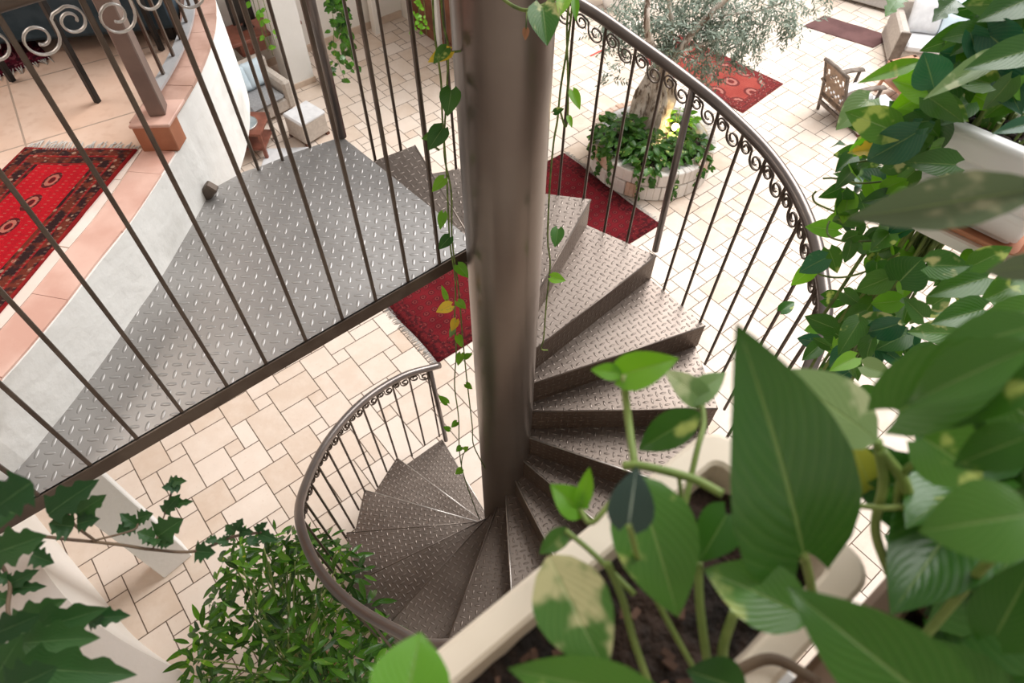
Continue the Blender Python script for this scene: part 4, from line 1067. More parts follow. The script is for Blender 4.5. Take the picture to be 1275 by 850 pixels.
# big variegated leaf in front of the column top
t = thing('hanging_pothos', 'pothos runner with one big speckled leaf across the top of the column', 'plant', deep(660, 8, 1.25), 'pothos vines beside the column')
g = G(); g.tube(spline([deep(735, -30, 1.25), deep(700, -6, 1.25), deep(662, 12, 1.24), deep(640, 8, 1.25), deep(618, -8, 1.27)], 6), .0035, 6); g.build('stem', m_vine, t)
g = G(); px_leaf(g, (676, 8), (681, 53), 40, 1.22, 1.2, tilt=(0, 0, .3)); g.build('leaf', lf_varieg, t)
g = G(); px_leaf(g, (704, -8), (697, 18), 20, 1.22, 1.2); g.build('leaf', lf_bright, t)
g = G(); px_leaf(g, (655, 36), (654, 50), 9, 1.23); g.build('dry_leaf', lf_dry, t)
g = G(); g.tube([deep(656, 14, 1.24), deep(655, 36, 1.23)], .0015, 5); g.build('stem', m_vine, t)
# --- foreground trough -----------------------------------------------------------------------
zt = H - .50
P0, P1, P2 = at(890, 527, zt), at(553, 803, zt), at(1112, 690, zt)
ea = (P1-P0).normalized(); eb = V((-ea.y, ea.x, 0)); eb = eb if eb.dot(P2-P0) > 0 else -eb
Wt = (P2-P0).dot(eb); Lt = .62
def rrect(x0, x1, y0, y1, r, n=5):
    out = []
    for cx_, cy_, a_ in ((x1-r, y1-r, 0), (x0+r, y1-r, 90), (x0+r, y0+r, 180), (x1-r, y0+r, 270)):
        for i in range(n+1): q = R_(a_ + 90*i/n); out.append((cx_ + r*math.cos(q), cy_ + r*math.sin(q)))
    return out
def TP(p, z): return P0 + ea*p[0] + eb*p[1] + Z3*z
def trough(label, o, Lt, Wt, mat, seed, group):
    TQ = lambda p, z: TP((o[0]+p[0], o[1]+p[1]), o[2]+z)
    t = thing('planter_trough', label, 'trough', TQ((Lt/2, Wt/2), -.16), group); rings = []; g = G()
    for (ins, z, r) in ((.022, -.16, .02), (.012, -.03, .022), (.012, -.026, .022), (.0, -.024, .022), (-.001, -.004, .022), (.003, 0, .021), (.021, 0, .012), (.024, -.003, .010), (.026, -.03, .010), (.03, -.15, .01)):
        rings.append([g.vert(TQ(p, z)) for p in rrect(ins, Lt-ins, ins, Wt-ins, r)])
    for r0, r1 in zip(rings, rings[1:]):
        for k in range(len(r0)): g.face([r0[k], r0[(k+1) % len(r0)], r1[(k+1) % len(r0)], r1[k]], smooth=False)
    g.face(rings[0]); g.face(rings[-1]); g.build('trough_body', mat, t)
    g = G(); nx, ny = 46, 14; rnd = random.Random(seed); gv = {}
    for i in range(nx+1):
        for j in range(ny+1): gv[i, j] = g.vert(TQ((.026 + (Lt-.052)*i/nx, .026 + (Wt-.052)*j/ny), -.03 + rnd.uniform(-.005, .006)))
    for i in range(nx):
        for j in range(ny): g.face([gv[i, j], gv[i+1, j], gv[i+1, j+1], gv[i, j+1]], smooth=True)
    g.build('soil', m_soil, t); g = G()
    for k in range(160):
        p = TQ((rnd.uniform(.03, Lt-.03), rnd.uniform(.03, Wt-.03)), -.024); a_ = rnd.uniform(0, 3.1); s_ = rnd.uniform(.002, .0055)
        g.obox(p, V((math.cos(a_), math.sin(a_), rnd.uniform(-.3, .3)))*s_, V((-math.sin(a_), math.cos(a_), 0))*s_*.5, (0, 0, s_*.3))
    b = g.build('bark_chips', m_bark_chip, t); b['kind'] = 'stuff'
trough('cream plastic planter trough in the foreground with its rim crossing before the stairs', (0, 0, 0), .62, Wt, m_trough, 9, 'planter troughs')
trough('brown planter trough beyond the cream one in the lower right corner', (-.06, Wt+.012, -.03), .66, .34, m_trough2, 10, 'planter troughs')
g = G(); g.obox(TP((.30, .22), -.23), ea*.26, eb*.16, Z3*.07, .004); struct(g.build('trim_6', m_white), 'white shelf under the planter troughs')
# --- the trough's pothos ---------------------------------------------------------------------
t = thing('pothos', 'large blurred pothos with broad glossy leaves growing from the cream trough', 'plant', TP((.3, Wt/2), -.03))
FL = [  # base, tip, seen width, depth at base, depth at tip, material, kind, fold, droop, tilt
    ((1000, 688), (948, 424), 178, .40, .30, lf_big, 'heart', .10, .10, (.35, 0, .1)),
    ((1092, 548), (985, 462), 82, .42, .40, lf_pale, 'oval', .05, .2, (.2, .0, .5)),  # paler leaf colour stands in for sheen
    ((1118, 512), (1290, 415), 96, .36, .33, lf_big, 'heart', .25, .1, (0, .3, .5)),
    ((1290, 640), (1165, 655), 105, .30, .30, lf_big, 'oval', .05, .35, (-.2, 0, .3)),
    ((1180, 890), (992, 742), 128, .30, .31, lf_big, 'heart', .10, .2, (0, -.2, .2)),
    ((1010, 770), (884, 705), 84, .38, .39, lf_big, 'oval', .08, .2, (0, .2, .4)),
    ((684, 692), (752, 838), 100, .40, .36, lf_cream, 'oval', .06, .12, (-.2, -.1, .1)),
    ((792, 592), (848, 768), 108, .42, .385, lf_big, 'oval', .08, .1, (.2, 0, .1)),
    ((783, 652), (792, 586), 58, .37, .365, lf_dark, 'heart', .06, .25, (0, .1, .2)),
    ((776, 466), (738, 459), 22, .475, .47, lf_bright, 'oval', .2, .2, (0, 0, .4)),
    ((774, 466), (842, 448), 48, .475, .46, lf_bright, 'heart', .25, .35, (0, -.4, .5)),
    ((874, 497), (832, 462), 36, .50, .49, lf_pale, 'heart', .1, .2, (0, 0, .3)),
    ((862, 494), (906, 462), 32, .50, .50, lf_pale, 'heart', .15, .2, (.2, 0, .3)),
    ((872, 514), (792, 560), 46, .47, .485, lf_pothos, 'oval', .12, .1, (-.2, 0, .3)),
    ((722, 634), (688, 604), 40, .46, .455, lf_bright, 'heart', .2, .2, (0, 0, .2)),
    ((720, 634), (735, 584), 22, .46, .45, lf_bright, 'oval', .3, .1, (.3, 0, .2)),
    ((703, 664), (670, 690), 26, .46, .46, lf_varieg, 'heart', .2, .2, (0, 0, .2)),
    ((500, 900), (524, 786), 100, .34, .36, lf_bright, 'oval', .15, .1, (0, -.2, .2)),
    ((830, 872), (628, 836), 70, .34, .35, lf_big, 'oval', .12, .25, (0, -.2, .4)),
    ((905, 640), (872, 700), 56, .43, .42, lf_pothos, 'heart', .15, .1, (.3, 0, .2)),
    ((1290, 430), (1120, 500), 62, .31, .34, lf_big, 'lance', .25, .1, (0, .5, .6)),
    ((1235, 650), (1180, 560), 60, .44, .43, lf_pothos, 'heart', .15, .2, (.4, 0, .3)),
    ((1150, 545), (1240, 600), 90, .39, .38, lf_pothos, 'heart', .12, .3, (0, .2, .4)),
    ((1290, 540), (1190, 575), 60, .34, .35, lf_pothos, 'oval', .1, .3, (0, .1, .4)),
    ((1240, 790), (1290, 700), 80, .36, .34, lf_pothos, 'heart', .1, .2, (0, 0, .2)),
    
    ((1230, 880), (1150, 800), 90, .36, .36, lf_big, 'heart', .1, .2, (0, 0, .3)),
    ((930, 860), (860, 835), 60, .41, .41, lf_pothos, 'oval', .1, .2, (0, 0, .3)),
    ((985, 600), (968, 520), 40, .43, .44, lf_pothos, 'oval', .2, .2, (.4, 0, .2)),
    ((990, 500), (960, 440), 22, .45, .45, lf_pale, 'oval', .2, .2, (.4, 0, .2)),
    ((1085, 610), (1062, 548), 44, .47, .46, lf_yellow2, 'heart', .1, .2, (0, 0, .4)),
    ((1120, 600), (1100, 555), 40, .46, .45, lf_pothos, 'heart', .1, .2, (.3, 0, .4)),
    ((1290, 470), (1120, 530), 60, .33, .36, lf_pothos, 'heart', .2, .2, (0, .4, .6)),
]
for (b, tp, w_, d0, d1, mt, kd, fo, dr, ti) in FL:
    g = G(); px_leaf(g, b, tp, w_, d0, d1, kd, fo, dr, ti, nu=14, nv=6, wav=.006); g.build('leaf', mt, t)
rnd = random.Random(77); gx, gy = G(), G()
PD_ = [(1150, 560), (1180, 520), (1290, 480), (1290, 860), (1190, 860), (1160, 760), (1140, 690)]; k = 0
def inpoly(x, y, P):
    c = False
    for (x0, y0), (x1, y1) in zip(P, P[1:]+P[:1]):
        if (y0 > y) != (y1 > y) and x < (x1-x0)*(y-y0)/(y1-y0)+x0: c = not c
    return c
while k < 46:
    px, py = rnd.uniform(1060, 1290), rnd.uniform(480, 860)
    if not inpoly(px, py, PD_): continue
    k += 1; P_ = deep(px, py, rnd.uniform(.43, .52)); l = rnd.uniform(.05, .09); d = V((rnd.uniform(-1, 1), rnd.uniform(-1, 1), rnd.uniform(-.4, .4))).normalized()
    (gx if k % 4 else gy).leaf(P_, P_ + d*l, toward(P_) + V((rnd.uniform(-.8, .8), rnd.uniform(-.8, .8), rnd.uniform(0, .8))), l*.72, 'heart', .15, .2, nu=8, nv=3, tint=rnd.random()*.5)
gx.build('foliage', lf_big, t); gy.build('foliage', lf_pothos, t)
def stem(pp, r, mat=m_stem, tt=None, name='stem'):
    g = G(); P = [deep(*p) for p in pp]; g.tube(spline(P, 6), r, 8); return g.build(name, mat, tt or t)
for pp, r in (([(776, 466, .475), (782, 520, .475), (790, 578, .46), (800, 640, .455)], .0028), ([(900, 615, .43), (860, 595, .44), (800, 580, .45), (776, 580, .455)], .003),
              ([(783, 652, .37), (800, 710, .41), (835, 780, .43), (880, 860, .44)], .0018), ([(870, 700, .43), (872, 760, .43), (886, 860, .44)], .0028), ([(915, 760, .42), (900, 810, .43), (905, 870, .44)], .0032),
              ([(1092, 548, .42), (1100, 600, .43), (1090, 660, .45), (1110, 720, .46)], .0032), ([(1096, 560, .42), (1130, 610, .43), (1130, 680, .45)], .0036), ([(1160, 560, .4), (1120, 600, .43), (1118, 690, .45)], .0022),
              ([(1050, 627, .44), (1110, 632, .43), (1180, 620, .42)], .002), ([(874, 500, .5), (876, 530, .49), (868, 560, .48), (850, 640, .47)], .0022), ([(722, 634, .46), (738, 650, .45), (770, 612, .45)], .002),
              ([(704, 660, .46), (740, 690, .45), (790, 740, .44)], .002), ([(756, 700, .415), (775, 745, .42), (790, 800, .43), (815, 870, .44)], .0024), ([(845, 590, .45), (850, 640, .46), (848, 690, .465)], .0016),
              ([(1000, 688, .40), (1010, 730, .43), (1020, 790, .44)], .003), ([(1290, 645, .33), (1225, 705, .39), (1170, 770, .42), (1110, 840, .43)], .003)):
    stem(pp, r)
stem([(1020, 850, .44), (960, 820, .45), (900, 845, .45)], .004, m_brownstem, None, 'dry_stem')
# long leaf lying blurred across the white pot
t = thing('pothos', 'very near blurred pothos leaf reaching in from the right edge over the white pot', 'plant', deep(1300, 240, .36))
g = G(); px_leaf(g, (1310, 232), (1052, 272), 64, .36, .42, 'lance', .5, .05, (.0, -.7, .9), nu=14, nv=5); g.build('leaf', lf_grey, t)
g = G(); px_leaf(g, (1330, 325), (1222, 338), 34, .36, .40, 'oval', .1, .1, (.0, -.3, .7), nu=12, nv=5); g.build('leaf', lf_grey, t)
g = G(); px_leaf(g, (1310, 400), (1150, 440), 56, .34, .36, 'lance', .15, .1, (.0, .3, .9), nu=12, nv=5); g.build('leaf', lf_big, t)
g = G(); g.tube(spline([deep(1310, 232, .36), deep(1340, 300, .36), deep(1330, 420, .37), deep(1300, 560, .40)], 6), .003, 7); g.build('stem', m_stem, t)
# --- white pots on the ledge at the right ------------------------------------------------------
zp = H - .80
r0_, r1_, r2_ = at(1189, 184, zp), at(1213, 152, zp), at(1231, 212, zp)
pe = (at(1275, 238, zp) - at(1200, 205, zp)).normalized(); pf = V((-pe.y, pe.x, 0)); pf = pf if pf.y > 0 else -pf
pc0 = r0_ - pe*.045 + pf*.012 + deep(1190, 178, 1.25) - deep(1217, 211, 1.25)
PW, PD, PHt = .34, .17, .215
t = thing('flower_pot', 'square white ribbed pot with a thick rim on a terracotta saucer', 'pot', pc0 + pe*PW/2 + pf*PD/2 - Z3*PHt)
def PP(p, z): return pc0 - pf*.0 + pe*p[0] + pf*p[1] + Z3*z
g = G(); rings = []
prof = [(.055, -PHt)]
nrib = 4
for k in range(nrib):
    z0, z1 = -PHt + .005 + (PHt-.075)*k/nrib, -PHt + .005 + (PHt-.075)*(k+1)/nrib; i0_ = .055 - .033*k/nrib; i1_ = .055 - .033*(k+1)/nrib
    prof += [(i0_+.004, z0), (i0_, z0+.006), (i1_, z1-.006), (i1_+.004, z1)]
prof += [(.018, -.06), (.004, -.055), (0, -.045), (0, -.012), (.006, -.002), (.014, 0), (.03, 0), (.036, -.006), (.038, -.03), (.045, -.2)]
for ins, z in prof: rings.append([g.vert(PP(p, z)) for p in rrect(ins, PW-ins, ins, PD-ins, max(.012, .035-ins*.5))])
for ra, rb in zip(rings, rings[1:]):
    for k in range(len(ra)): g.face([ra[k], ra[(k+1) % len(ra)], rb[(k+1) % len(ra)], rb[k]], smooth=True)
g.face(rings[0]); g.build('pot_body', m_pot, t)
g = G(); g.face([g.vert(PP(p, -.022)) for p in rrect(.037, PW-.037, .037, PD-.037, .02)])
rnd = random.Random(4)
for k in range(60):
    p = PP((rnd.uniform(.05, PW-.05), rnd.uniform(.05, PD-.05)), -.018); g.ell(p, rnd.uniform(.006, .014), rnd.uniform(.005, .01), rnd.uniform(.004, .008), 6, 4)
g.build('soil', m_soil, t)
t2 = thing('saucer', 'terracotta saucer under the square white pot', 'saucer', PP((PW/2, PD/2), -PHt-.02))
g = G(); rings = []
for ins, z in ((.045, -PHt-.02), (.018, -PHt+.012), (.014, -PHt+.014), (.02, -PHt+.006), (.03, -PHt-.004)): rings.append([g.vert(PP(p, z)) for p in rrect(ins, PW-ins, ins, PD-ins, .03)])
for ra, rb in zip(rings, rings[1:]):
    for k in range(len(ra)): g.face([ra[k], ra[(k+1) % len(ra)], rb[(k+1) % len(ra)], rb[k]], smooth=True)
g.face(rings[0]); g.face(rings[-1]); g.build('saucer_dish', m_terracotta, t2)
g = G(); lc = PP((PW/2+.25, PD/2), -PHt-.02); g.obox(lc + pe*.03 - Z3*.015, pe*(PW/2+.27), pf*(PD/2-.03), (0, 0, .015), .004); struct(g.build('wall_pot_ledge', m_white), 'white ledge that carries the white pots')
# --- trailing pothos on the right --------------------------------------------------------------
rnd = random.Random(21)
xs = deep(1196, 235, 1.42); xs = V((xs.x, xs.y, 0))
t = thing('trailing_pothos', 'thick bundle of pothos vines trailing down beside the white pot', 'plant', V((xs.x, xs.y, zrow(xs, 190))))
gst = G()
for k in range(44):
    q = xs + V((rnd.gauss(0, .026), rnd.gauss(0, .024), 0)); z0 = zrow(q, 150+rnd.uniform(-20, 30)); z1 = zrow(q, rnd.uniform(400, 500))
    dr_ = V((rnd.uniform(-.015, .04), rnd.uniform(-.05, .05), 0))
    pts = [q + dr_*s_ + V((rnd.gauss(0, .006), rnd.gauss(0, .006), z0 + (z1-z0)*s_)) for s_ in (0, .2, .4, .6, .8, 1)]
    gst.tube(spline(pts, 4), rnd.uniform(.0028, .0052), 5)
gst.build('stems', m_vine, t)
ga, gb, gc, gd, ge = G(), G(), G(), G(), G()
def rl(gg, p, l, kind='heart', dirb=None):
    d = V((rnd.uniform(-1, .6), rnd.uniform(-.9, .6), rnd.uniform(-.9, .2))).normalized() if dirb is None else dirb
    gg.leaf(p, p + d*l, toward(p) + V((rnd.uniform(-.7, .7), rnd.uniform(-.7, .7), rnd.uniform(0, .8))), l*rnd.uniform(.62, .8), kind, rnd.uniform(.05, .3), rnd.uniform(.05, .35), nu=8, nv=3, tint=rnd.random(), wav=.01)
for k in range(54):                        # leaves along the hanging bundle
    py = rnd.uniform(200, 480); q = xs + V((rnd.gauss(-.03, .085), rnd.gauss(.0, .07), 0)); p = V((q.x, q.y, zrow(xs, py)))
    rl(rnd.choice((ga, ga, gb, gc, gd, ge)), p, rnd.uniform(.045, .08))
for (px, py), w_ in (((1085, 200), 10), ((1075, 245), 9), ((1080, 300), 9), ((1105, 190), 10), ((1110, 245), 10), ((1095, 330), 7), ((1120, 290), 10), ((1070, 400), 8), ((1100, 420), 10), ((1135, 430), 6), ((1150, 380), 4), ((1060, 440), 6)):
    for k in range(w_):
        p = deep(px + rnd.gauss(0, 20), py + rnd.gauss(0, 18), rnd.uniform(1.25, 1.55)); rl(rnd.choice((ga, ga, gc, gb, gd, ge)), p, rnd.uniform(.04, .07))
EX = [((1230, 345), (1160, 365), 40, 1.02, lf_pothos), ((1275, 350), (1225, 372), 40, .98, lf_var2), ((1290, 385), (1215, 402), 42, .92, lf_pothos), ((1225, 385), (1165, 400), 40, .95, lf_big), ((1205, 362), (1170, 340), 30, 1.05, lf_big), ((1290, 330), (1262, 352), 34, .95, lf_big), ((1255, 405), (1195, 432), 46, .9, lf_pothos), ((1150, 395), (1128, 372), 26, 1.15, lf_pothos), ((1165, 440), (1120, 452), 34, 1.05, lf_var2), ((1082, 124), (1044, 158), 38, 1.28, lf_pale), ((1080, 398), (1130, 402), 22, 1.3, lf_varieg), ((1190, 415), (1135, 412), 34, 1.2, lf_varieg), ((1155, 330), (1210, 330), 38, 1.0, lf_varieg),
      ((1212, 330), (1262, 306), 30, .95, lf_pothos), ((1160, 380), (1185, 365), 26, 1.2, lf_varieg), ((1120, 350), (1150, 320), 52, 1.25, lf_pothos), ((1060, 285), (1045, 268), 14, 1.4, lf_pothos), ((1078, 310), (1062, 290), 20, 1.35, lf_big), ((1108, 290), (1086, 310), 28, 1.3, lf_pothos), ((1070, 400), (1045, 440), 30, 1.3, lf_pothos),
      ((1062, 195), (1042, 212), 22, 1.35, lf_pothos), ((1100, 205), (1140, 195), 34, 1.25, lf_varieg), ((1190, 205), (1130, 200), 36, 1.2, lf_varieg), ((1110, 245), (1075, 250), 24, 1.3, lf_pothos), ((1050, 245), (1040, 262), 12, 1.35, lf_bright), ((1100, 235), (1130, 222), 20, 1.3, lf_bright), ((1065, 445), (1035, 460), 22, 1.2, lf_bright), ((1075, 455), (1110, 465), 26, 1.15, lf_pale)]
for b, tp, w_, d0, mt in EX:
    g = G(); px_leaf(g, b, tp, w_, d0, d0-.02, tilt=(0, 0, .4), nu=9, nv=4); g.build('leaf', mt, t)
for pp in ([(1110, 225, 1.3), (1070, 228, 1.35), (1040, 222, 1.4), (1025, 222, 1.4)], [(1120, 248, 1.3), (1060, 266, 1.35), (1020, 255, 1.38), (1012, 245, 1.38), (1016, 238, 1.38)], [(1085, 300, 1.3), (1050, 300, 1.35), (1031, 292, 1.38), (1033, 275, 1.4), (1048, 272, 1.4)],
           [(1120, 315, 1.3), (1085, 335, 1.34), (1050, 345, 1.36), (1022, 342, 1.36), (1010, 330, 1.36)], [(1120, 210, 1.3), (1080, 200, 1.33), (1046, 212, 1.36)]):
    g = G(); g.tube(spline([deep(*p) for p in pp], 6), .0022, 5); g.build('stem', m_vine, t)
ga.build('foliage', lf_pothos, t); gb.build('foliage', lf_var2, t); gc.build('foliage', lf_big, t); gd.build('foliage', lf_blue, t); ge.build('foliage', lf_bright, t)
# the bank of leaves in the upper right corner
t = thing('trailing_pothos', 'bank of large mixed pothos leaves filling the upper right corner', 'plant', deep(1270, 90, 1.25))
ga, gb, gc, gd, ge = G(), G(), G(), G(), G()
def inpoly(x, y, P):
    c = False
    for (x0, y0), (x1, y1) in zip(P, P[1:]+P[:1]):
        if (y0 > y) != (y1 > y) and x < (x1-x0)*(y-y0)/(y1-y0)+x0: c = not c
    return c
PG = [(1250, -10), (1290, -10), (1290, 120), (1240, 135), (1200, 170), (1150, 190), (1105, 180), (1120, 140), (1150, 110), (1175, 80), (1200, 50)]
k = 0
while k < 115:
    px, py = rnd.uniform(1090, 1295), rnd.uniform(-10, 190)
    if not inpoly(px, py, PG) or (px > 1165 and py > 118): continue
    k += 1; p = deep(px, py, rnd.uniform(1.05, 1.35)); rl(rnd.choice((ga, ga, gb, gc, gd, ge)), p, rnd.uniform(.05, .095))
for b, tp, w_, d0, mt, kd in (((1264, 56), (1160, 114), 28, 1.02, lf_pale, 'lance'), ((1250, 20), (1190, 62), 40, 1.1, lf_big, 'heart'), ((1290, 60), (1210, 80), 40, 1.0, lf_big, 'heart'), ((1180, 112), (1150, 150), 44, 1.12, lf_varieg, 'heart'), ((1150, 75), (1075, 98), 20, 1.15, lf_bright, 'lance'),
                              ((1163, 110), (1152, 66), 46, 1.05, lf_blue, 'oval'), ((1205, 128), (1172, 152), 34, 1.15, lf_varieg, 'heart'), ((1190, 0), (1165, 22), 26, 1.1, lf_bush, 'lobed'), ((1120, -4), (1105, 16), 22, 1.2, lf_bush, 'lobed'), ((1150, 175), (1085, 160), 30, 1.2, lf_pale, 'lance'), ((1290, -5), (1225, 20), 46, 1.05, lf_pothos, 'heart'), ((1295, 150), (1243, 162), 20, 1.0, lf_blue, 'lance'), ((1095, 185), (1060, 188), 20, 1.3, lf_yellow, 'lobed')):
    g = G(); px_leaf(g, b, tp, w_, d0, d0-.03, kd, tilt=(0, 0, .4), nu=10, nv=4); g.build('leaf', mt, t)
ga.build('foliage', lf_pothos, t); gb.build('foliage', lf_var2, t); gc.build('foliage', lf_big, t); gd.build('foliage', lf_blue, t); ge.build('foliage', lf_bright, t)
for k in range(14):
    px = rnd.uniform(1130, 1260); py = rnd.uniform(30, 170); g = G()
    g.tube(spline([deep(1290, 60+rnd.uniform(-60, 60), 1.3), deep((px+1290)/2, py-10, 1.3), deep(px, py, 1.28)], 5), .0032, 5); g.build('stem', m_vine if k % 3 else m_brownstem, t)
# --- grape ivy, lower left -------------------------------------------------------------------
t = thing('grape_ivy', 'dark green toothed grape ivy branch crossing the lower left corner', 'plant', deep(-20, 700, .9))
IV = [((225, 606), (202, 606), 16, 1.05), ((210, 600), (228, 598), 15, 1.05), ((204, 638), (220, 618), 18, 1.05), ((212, 628), (236, 624), 13, 1.05), ((168, 652), (145, 662), 22, 1.02), ((172, 655), (150, 640), 18, 1.02), ((172, 645), (186, 640), 20, 1.02),
      ((192, 670), (172, 662), 22, 1.0), ((196, 668), (222, 648), 44, 1.0), ((195, 670), (192, 678), 18, 1.0), ((198, 672), (212, 676), 18, 1.0), ((243, 686), (264, 688), 26, 1.02), ((270, 670), (256, 674), 12, 1.03), ((285, 672), (270, 674), 14, 1.03), ((292, 662), (282, 655), 18, 1.03), ((294, 660), (300, 648), 16, 1.03), ((298, 662), (312, 662), 14, 1.03), ((318, 668), (310, 678), 18, 1.03), ((322, 664), (342, 672), 18, 1.03), ((318, 660), (330, 652), 12, 1.03),
      ((60, 640), (112, 600), 48, .85), ((95, 640), (126, 620), 28, .86), ((92, 655), (60, 652), 36, .86), ((96, 652), (118, 646), 24, .86), ((20, 640), (-30, 620), 70, .62), ((40, 600), (-20, 640), 60, .6), ((-10, 690), (46, 668), 60, .7), ((40, 690), (62, 700), 26, .75), ((45, 685), (30, 660), 24, .75),
      ((12, 722), (-8, 716), 16, .85), ((10, 728), (40, 712), 22, .85), ((14, 732), (50, 730), 18, .85), ((10, 748), (-10, 740), 20, .85), ((15, 782), (70, 748), 44, .72), ((20, 790), (118, 762), 62, .7), ((115, 770), (155, 765), 24, .74), ((30, 800), (112, 792), 56, .68), ((20, 830), (155, 840), 64, .66), ((-10, 790), (40, 770), 50, .66), ((10, 860), (60, 835), 70, .62), ((-10, 850), (20, 800), 60, .64), ((110, 776), (125, 768), 20, .74)]
for b, tp, w_, d0 in IV:
    g = G(); px_leaf(g, b, tp, w_*(.95 if w_ < 40 else .78), d0, d0*.985, 'lobed', .14, .2, (rnd.uniform(-.3, .3), rnd.uniform(-.3, .1), .3), nv=3); g.build('leaf', lf_ivy, t)
for pp, r in (([(-30, 690, .8), (30, 668, .86), (92, 672, .92), (150, 678, .98), (190, 684, 1.0), (242, 686, 1.02), (290, 668, 1.03), (330, 662, 1.03)], .0024), ([(205, 640, 1.05), (212, 618, 1.05), (215, 606, 1.05)], .0016), ([(120, 672, .95), (165, 660, 1.0), (172, 652, 1.02)], .0016), ([(190, 684, 1.0), (197, 668, 1.0)], .0014), ([(120, 674, .95), (90, 650, .88), (82, 625, .86)], .002), ([(20, 800, .8), (10, 760, .82), (12, 725, .85), (-5, 690, .85)], .0026), ([(205, 640, 1.05), (190, 684, 1.0)], .0012), ([(-30, 860, .64), (30, 820, .68), (60, 790, .7), (110, 772, .74)], .0026)):
    stem(pp, r, m_brownstem, t)
# --- umbrella bush on the ground -----------------------------------------------------------------
rnd = random.Random(33)
t = thing('umbrella_bush', 'bushy glossy green umbrella plant beside the lowest stair rail', 'plant', at(395, 860, 0))
bb = at(395, 860, 0); ga, gb, gs = G(), G(), G()
PB = [(285, 660), (330, 650), (400, 665), (430, 690), (470, 745), (485, 800), (500, 850), (500, 880), (230, 880), (238, 800), (270, 730)]
k = 0
while k < 165:
    px, py = rnd.uniform(230, 500), rnd.uniform(650, 880)
    if not inpoly(px, py, PB): continue
    k += 1
    z = rnd.uniform(.45, 1.45) if py > 700 else rnd.uniform(.9, 1.35)
    p = at(px, py, z)
    if k % 2 == 0:
        mid_ = V(((p.x+bb.x)/2, (p.y+bb.y)/2, z*.75)); gs.tube(spline([bb + V((rnd.gauss(0, .05), rnd.gauss(0, .05), z*.2)), mid_, p], 4), .005, 5)
    nl = rnd.randint(5, 8); a0_ = rnd.uniform(0, 6.28); ax = V((rnd.uniform(-.6, .6), rnd.uniform(-.6, .4), 1)).normalized()
    e1_ = ax.cross(V((1, .2, 0))).normalized(); e2_ = ax.cross(e1_)
    for i in range(nl):
        a_ = a0_ + 6.283*i/nl; d = (e1_*math.cos(a_) + e2_*math.sin(a_))*1 - ax*rnd.uniform(.15, .6); l = rnd.uniform(.08, .145)
        q = p + d.normalized()*.035
        (ga if rnd.random() < .85 else gb).leaf(q, q + d.normalized()*l, ax + V((0, 0, .3)), l*.26, 'oval', .12, .22, nu=6, nv=2, tint=rnd.random())
ga.build('foliage', lf_bush, t); gb.build('foliage', lf_bright, t); gs.build('stems', m_stem, t)
g = G(); pot = bb; g.lathe(pot, [(.001, 0), (.17, 0), (.21, .3), (.22, .31), (.195, .31), (.19, .26), (.001, .26)], 24); g.build('pot', m_terracotta, t)
# --- lounge plants -------------------------------------------------------------------------------
def curtain(name, label, px, py, z, top, n, strands, sx, mat, size, seed, group=None):
    rnd = random.Random(seed); q = at(px, py, z); t = thing(name, label, 'plant', q, group); g, gs = G(), G()
    for k in range(strands):
        o = V((rnd.gauss(0, sx), rnd.gauss(0, sx*.6), 0)); zb = z + abs(rnd.gauss(0, .2))*(1 if k else 0)
        pts = [V((q.x, q.y, 0)) + o + V((rnd.gauss(0, .015), rnd.gauss(0, .015), top + (zb-top)*s_/6)) for s_ in range(7)]; gs.tube(spline(pts, 3), .004, 4)
        for i in range(n):
            f = rnd.random()**.8; p = V((q.x, q.y, top + (zb-top)*f)) + o + V((rnd.gauss(0, .03), rnd.gauss(0, .03), 0))
            d = V((rnd.uniform(-1, 1), rnd.uniform(-1, .4), rnd.uniform(-1, .1))).normalized(); l = rnd.uniform(*size)
            g.leaf(p, p + d*l, V((rnd.uniform(-.5, .5), -1, .7)), l*.75, 'heart', .1, .15, nu=4, nv=1, tint=rnd.random())
    g.build('foliage', mat, t); gs.build('stems', m_vine, t); return t
m_mid = lf_pothos
curtain('hanging_vine', 'leafy green vine hanging in front of the lounge wall', 440, 92, 1.0, 3.0, 52, 6, .10, lf_bush, (.05, .09), 51, 'vines hanging in the lounge')
curtain('hanging_vine', 'sparse vine hanging before the black screens', 338, 70, .9, 2.9, 12, 3, .06, lf_bright, (.06, .09), 52, 'vines hanging in the lounge')
curtain('hanging_vine', 'thin yellow-green vine hanging before the brown door', 527, 44, 1.2, 3.0, 30, 4, .06, lf_bright, (.04, .06), 53, 'vines hanging in the lounge')
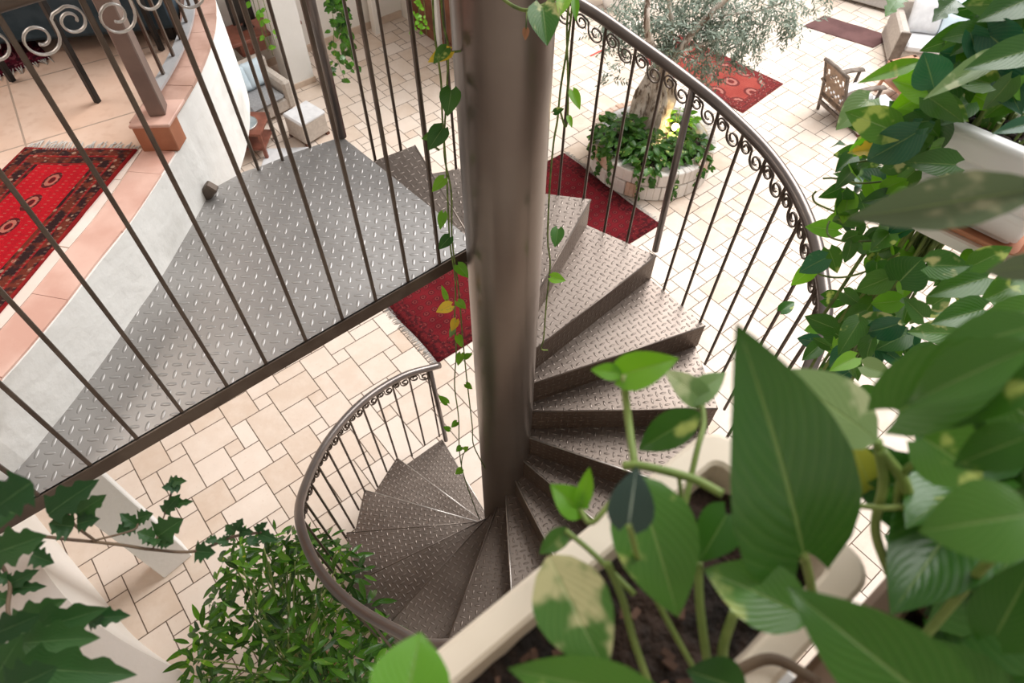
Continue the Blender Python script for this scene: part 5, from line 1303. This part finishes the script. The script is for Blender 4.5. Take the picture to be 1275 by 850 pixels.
p = gw(411, 104); t = thing('potted_plant', 'small potted plant on the floor beside the white pillar', 'plant', p)
g = G(); g.lathe(p, [(.001, 0), (.055, 0), (.075, .13), (.08, .135), (.07, .135), (.065, .11), (.001, .11)], 18); g.build('pot', m_stone, t)
g = G(); rnd = random.Random(61)
for k in range(26):
    a_ = rnd.uniform(0, 6.28); q = p + V((.05*math.cos(a_), .05*math.sin(a_), rnd.uniform(.13, .3))); d = V((math.cos(a_), math.sin(a_), rnd.uniform(-.4, .5))).normalized(); l = rnd.uniform(.07, .11)
    g.leaf(q, q + d*l, (0, -.3, 1), l*.7, 'heart', .1, .2, nu=5, nv=2, tint=rnd.random())
g.build('foliage', lf_bush, t)
# ================================================================== LIGHT
w = bpy.data.worlds.new('sky'); bpy.context.scene.world = w; w.use_nodes = True
w.node_tree.nodes['Background'].inputs[0].default_value = (1, .97, .94, 1); w.node_tree.nodes['Background'].inputs[1].default_value = .50
def area(name, loc, target, size, power, col):
    l = bpy.data.lights.new(name, 'AREA'); l.shape = 'RECTANGLE'; l.size, l.size_y = size; l.energy = power; l.color = col
    o = bpy.data.objects.new(name, l); C.objects.link(o); o.location = loc
    o.rotation_euler = (V(target)-V(loc)).to_track_quat('-Z', 'Y').to_euler(); return o
sl = bpy.data.lights.new('sun', 'SUN'); sl.energy = 2.3; sl.angle = R_(35); sl.color = (1, .98, .95)
so = bpy.data.objects.new('sun', sl); C.objects.link(so); so.rotation_euler = (V((0, 0, 0))-V((.55, .5, 1))).to_track_quat('-Z', 'Y').to_euler()
area('skylight', (4.2, 8.2, 7.5), (3.4, 7.2, 0), (5.5, 6), 850, (1, .995, .99))
area('gallery_fill', (-3.0, 2.2, UF+2.5), (-2.2, 1.9, UF), (2.0, 2.0), 55, (1, .93, .85))  # added fill under the unseen ceiling: brightens gallery, puts a highlight on the landing
sc = bpy.context.scene
sc.view_settings.view_transform = 'Standard'; sc.view_settings.look = 'None'; sc.view_settings.gamma = 1; sc.view_settings.use_curve_mapping = False
sc.view_settings.exposure = 0.0
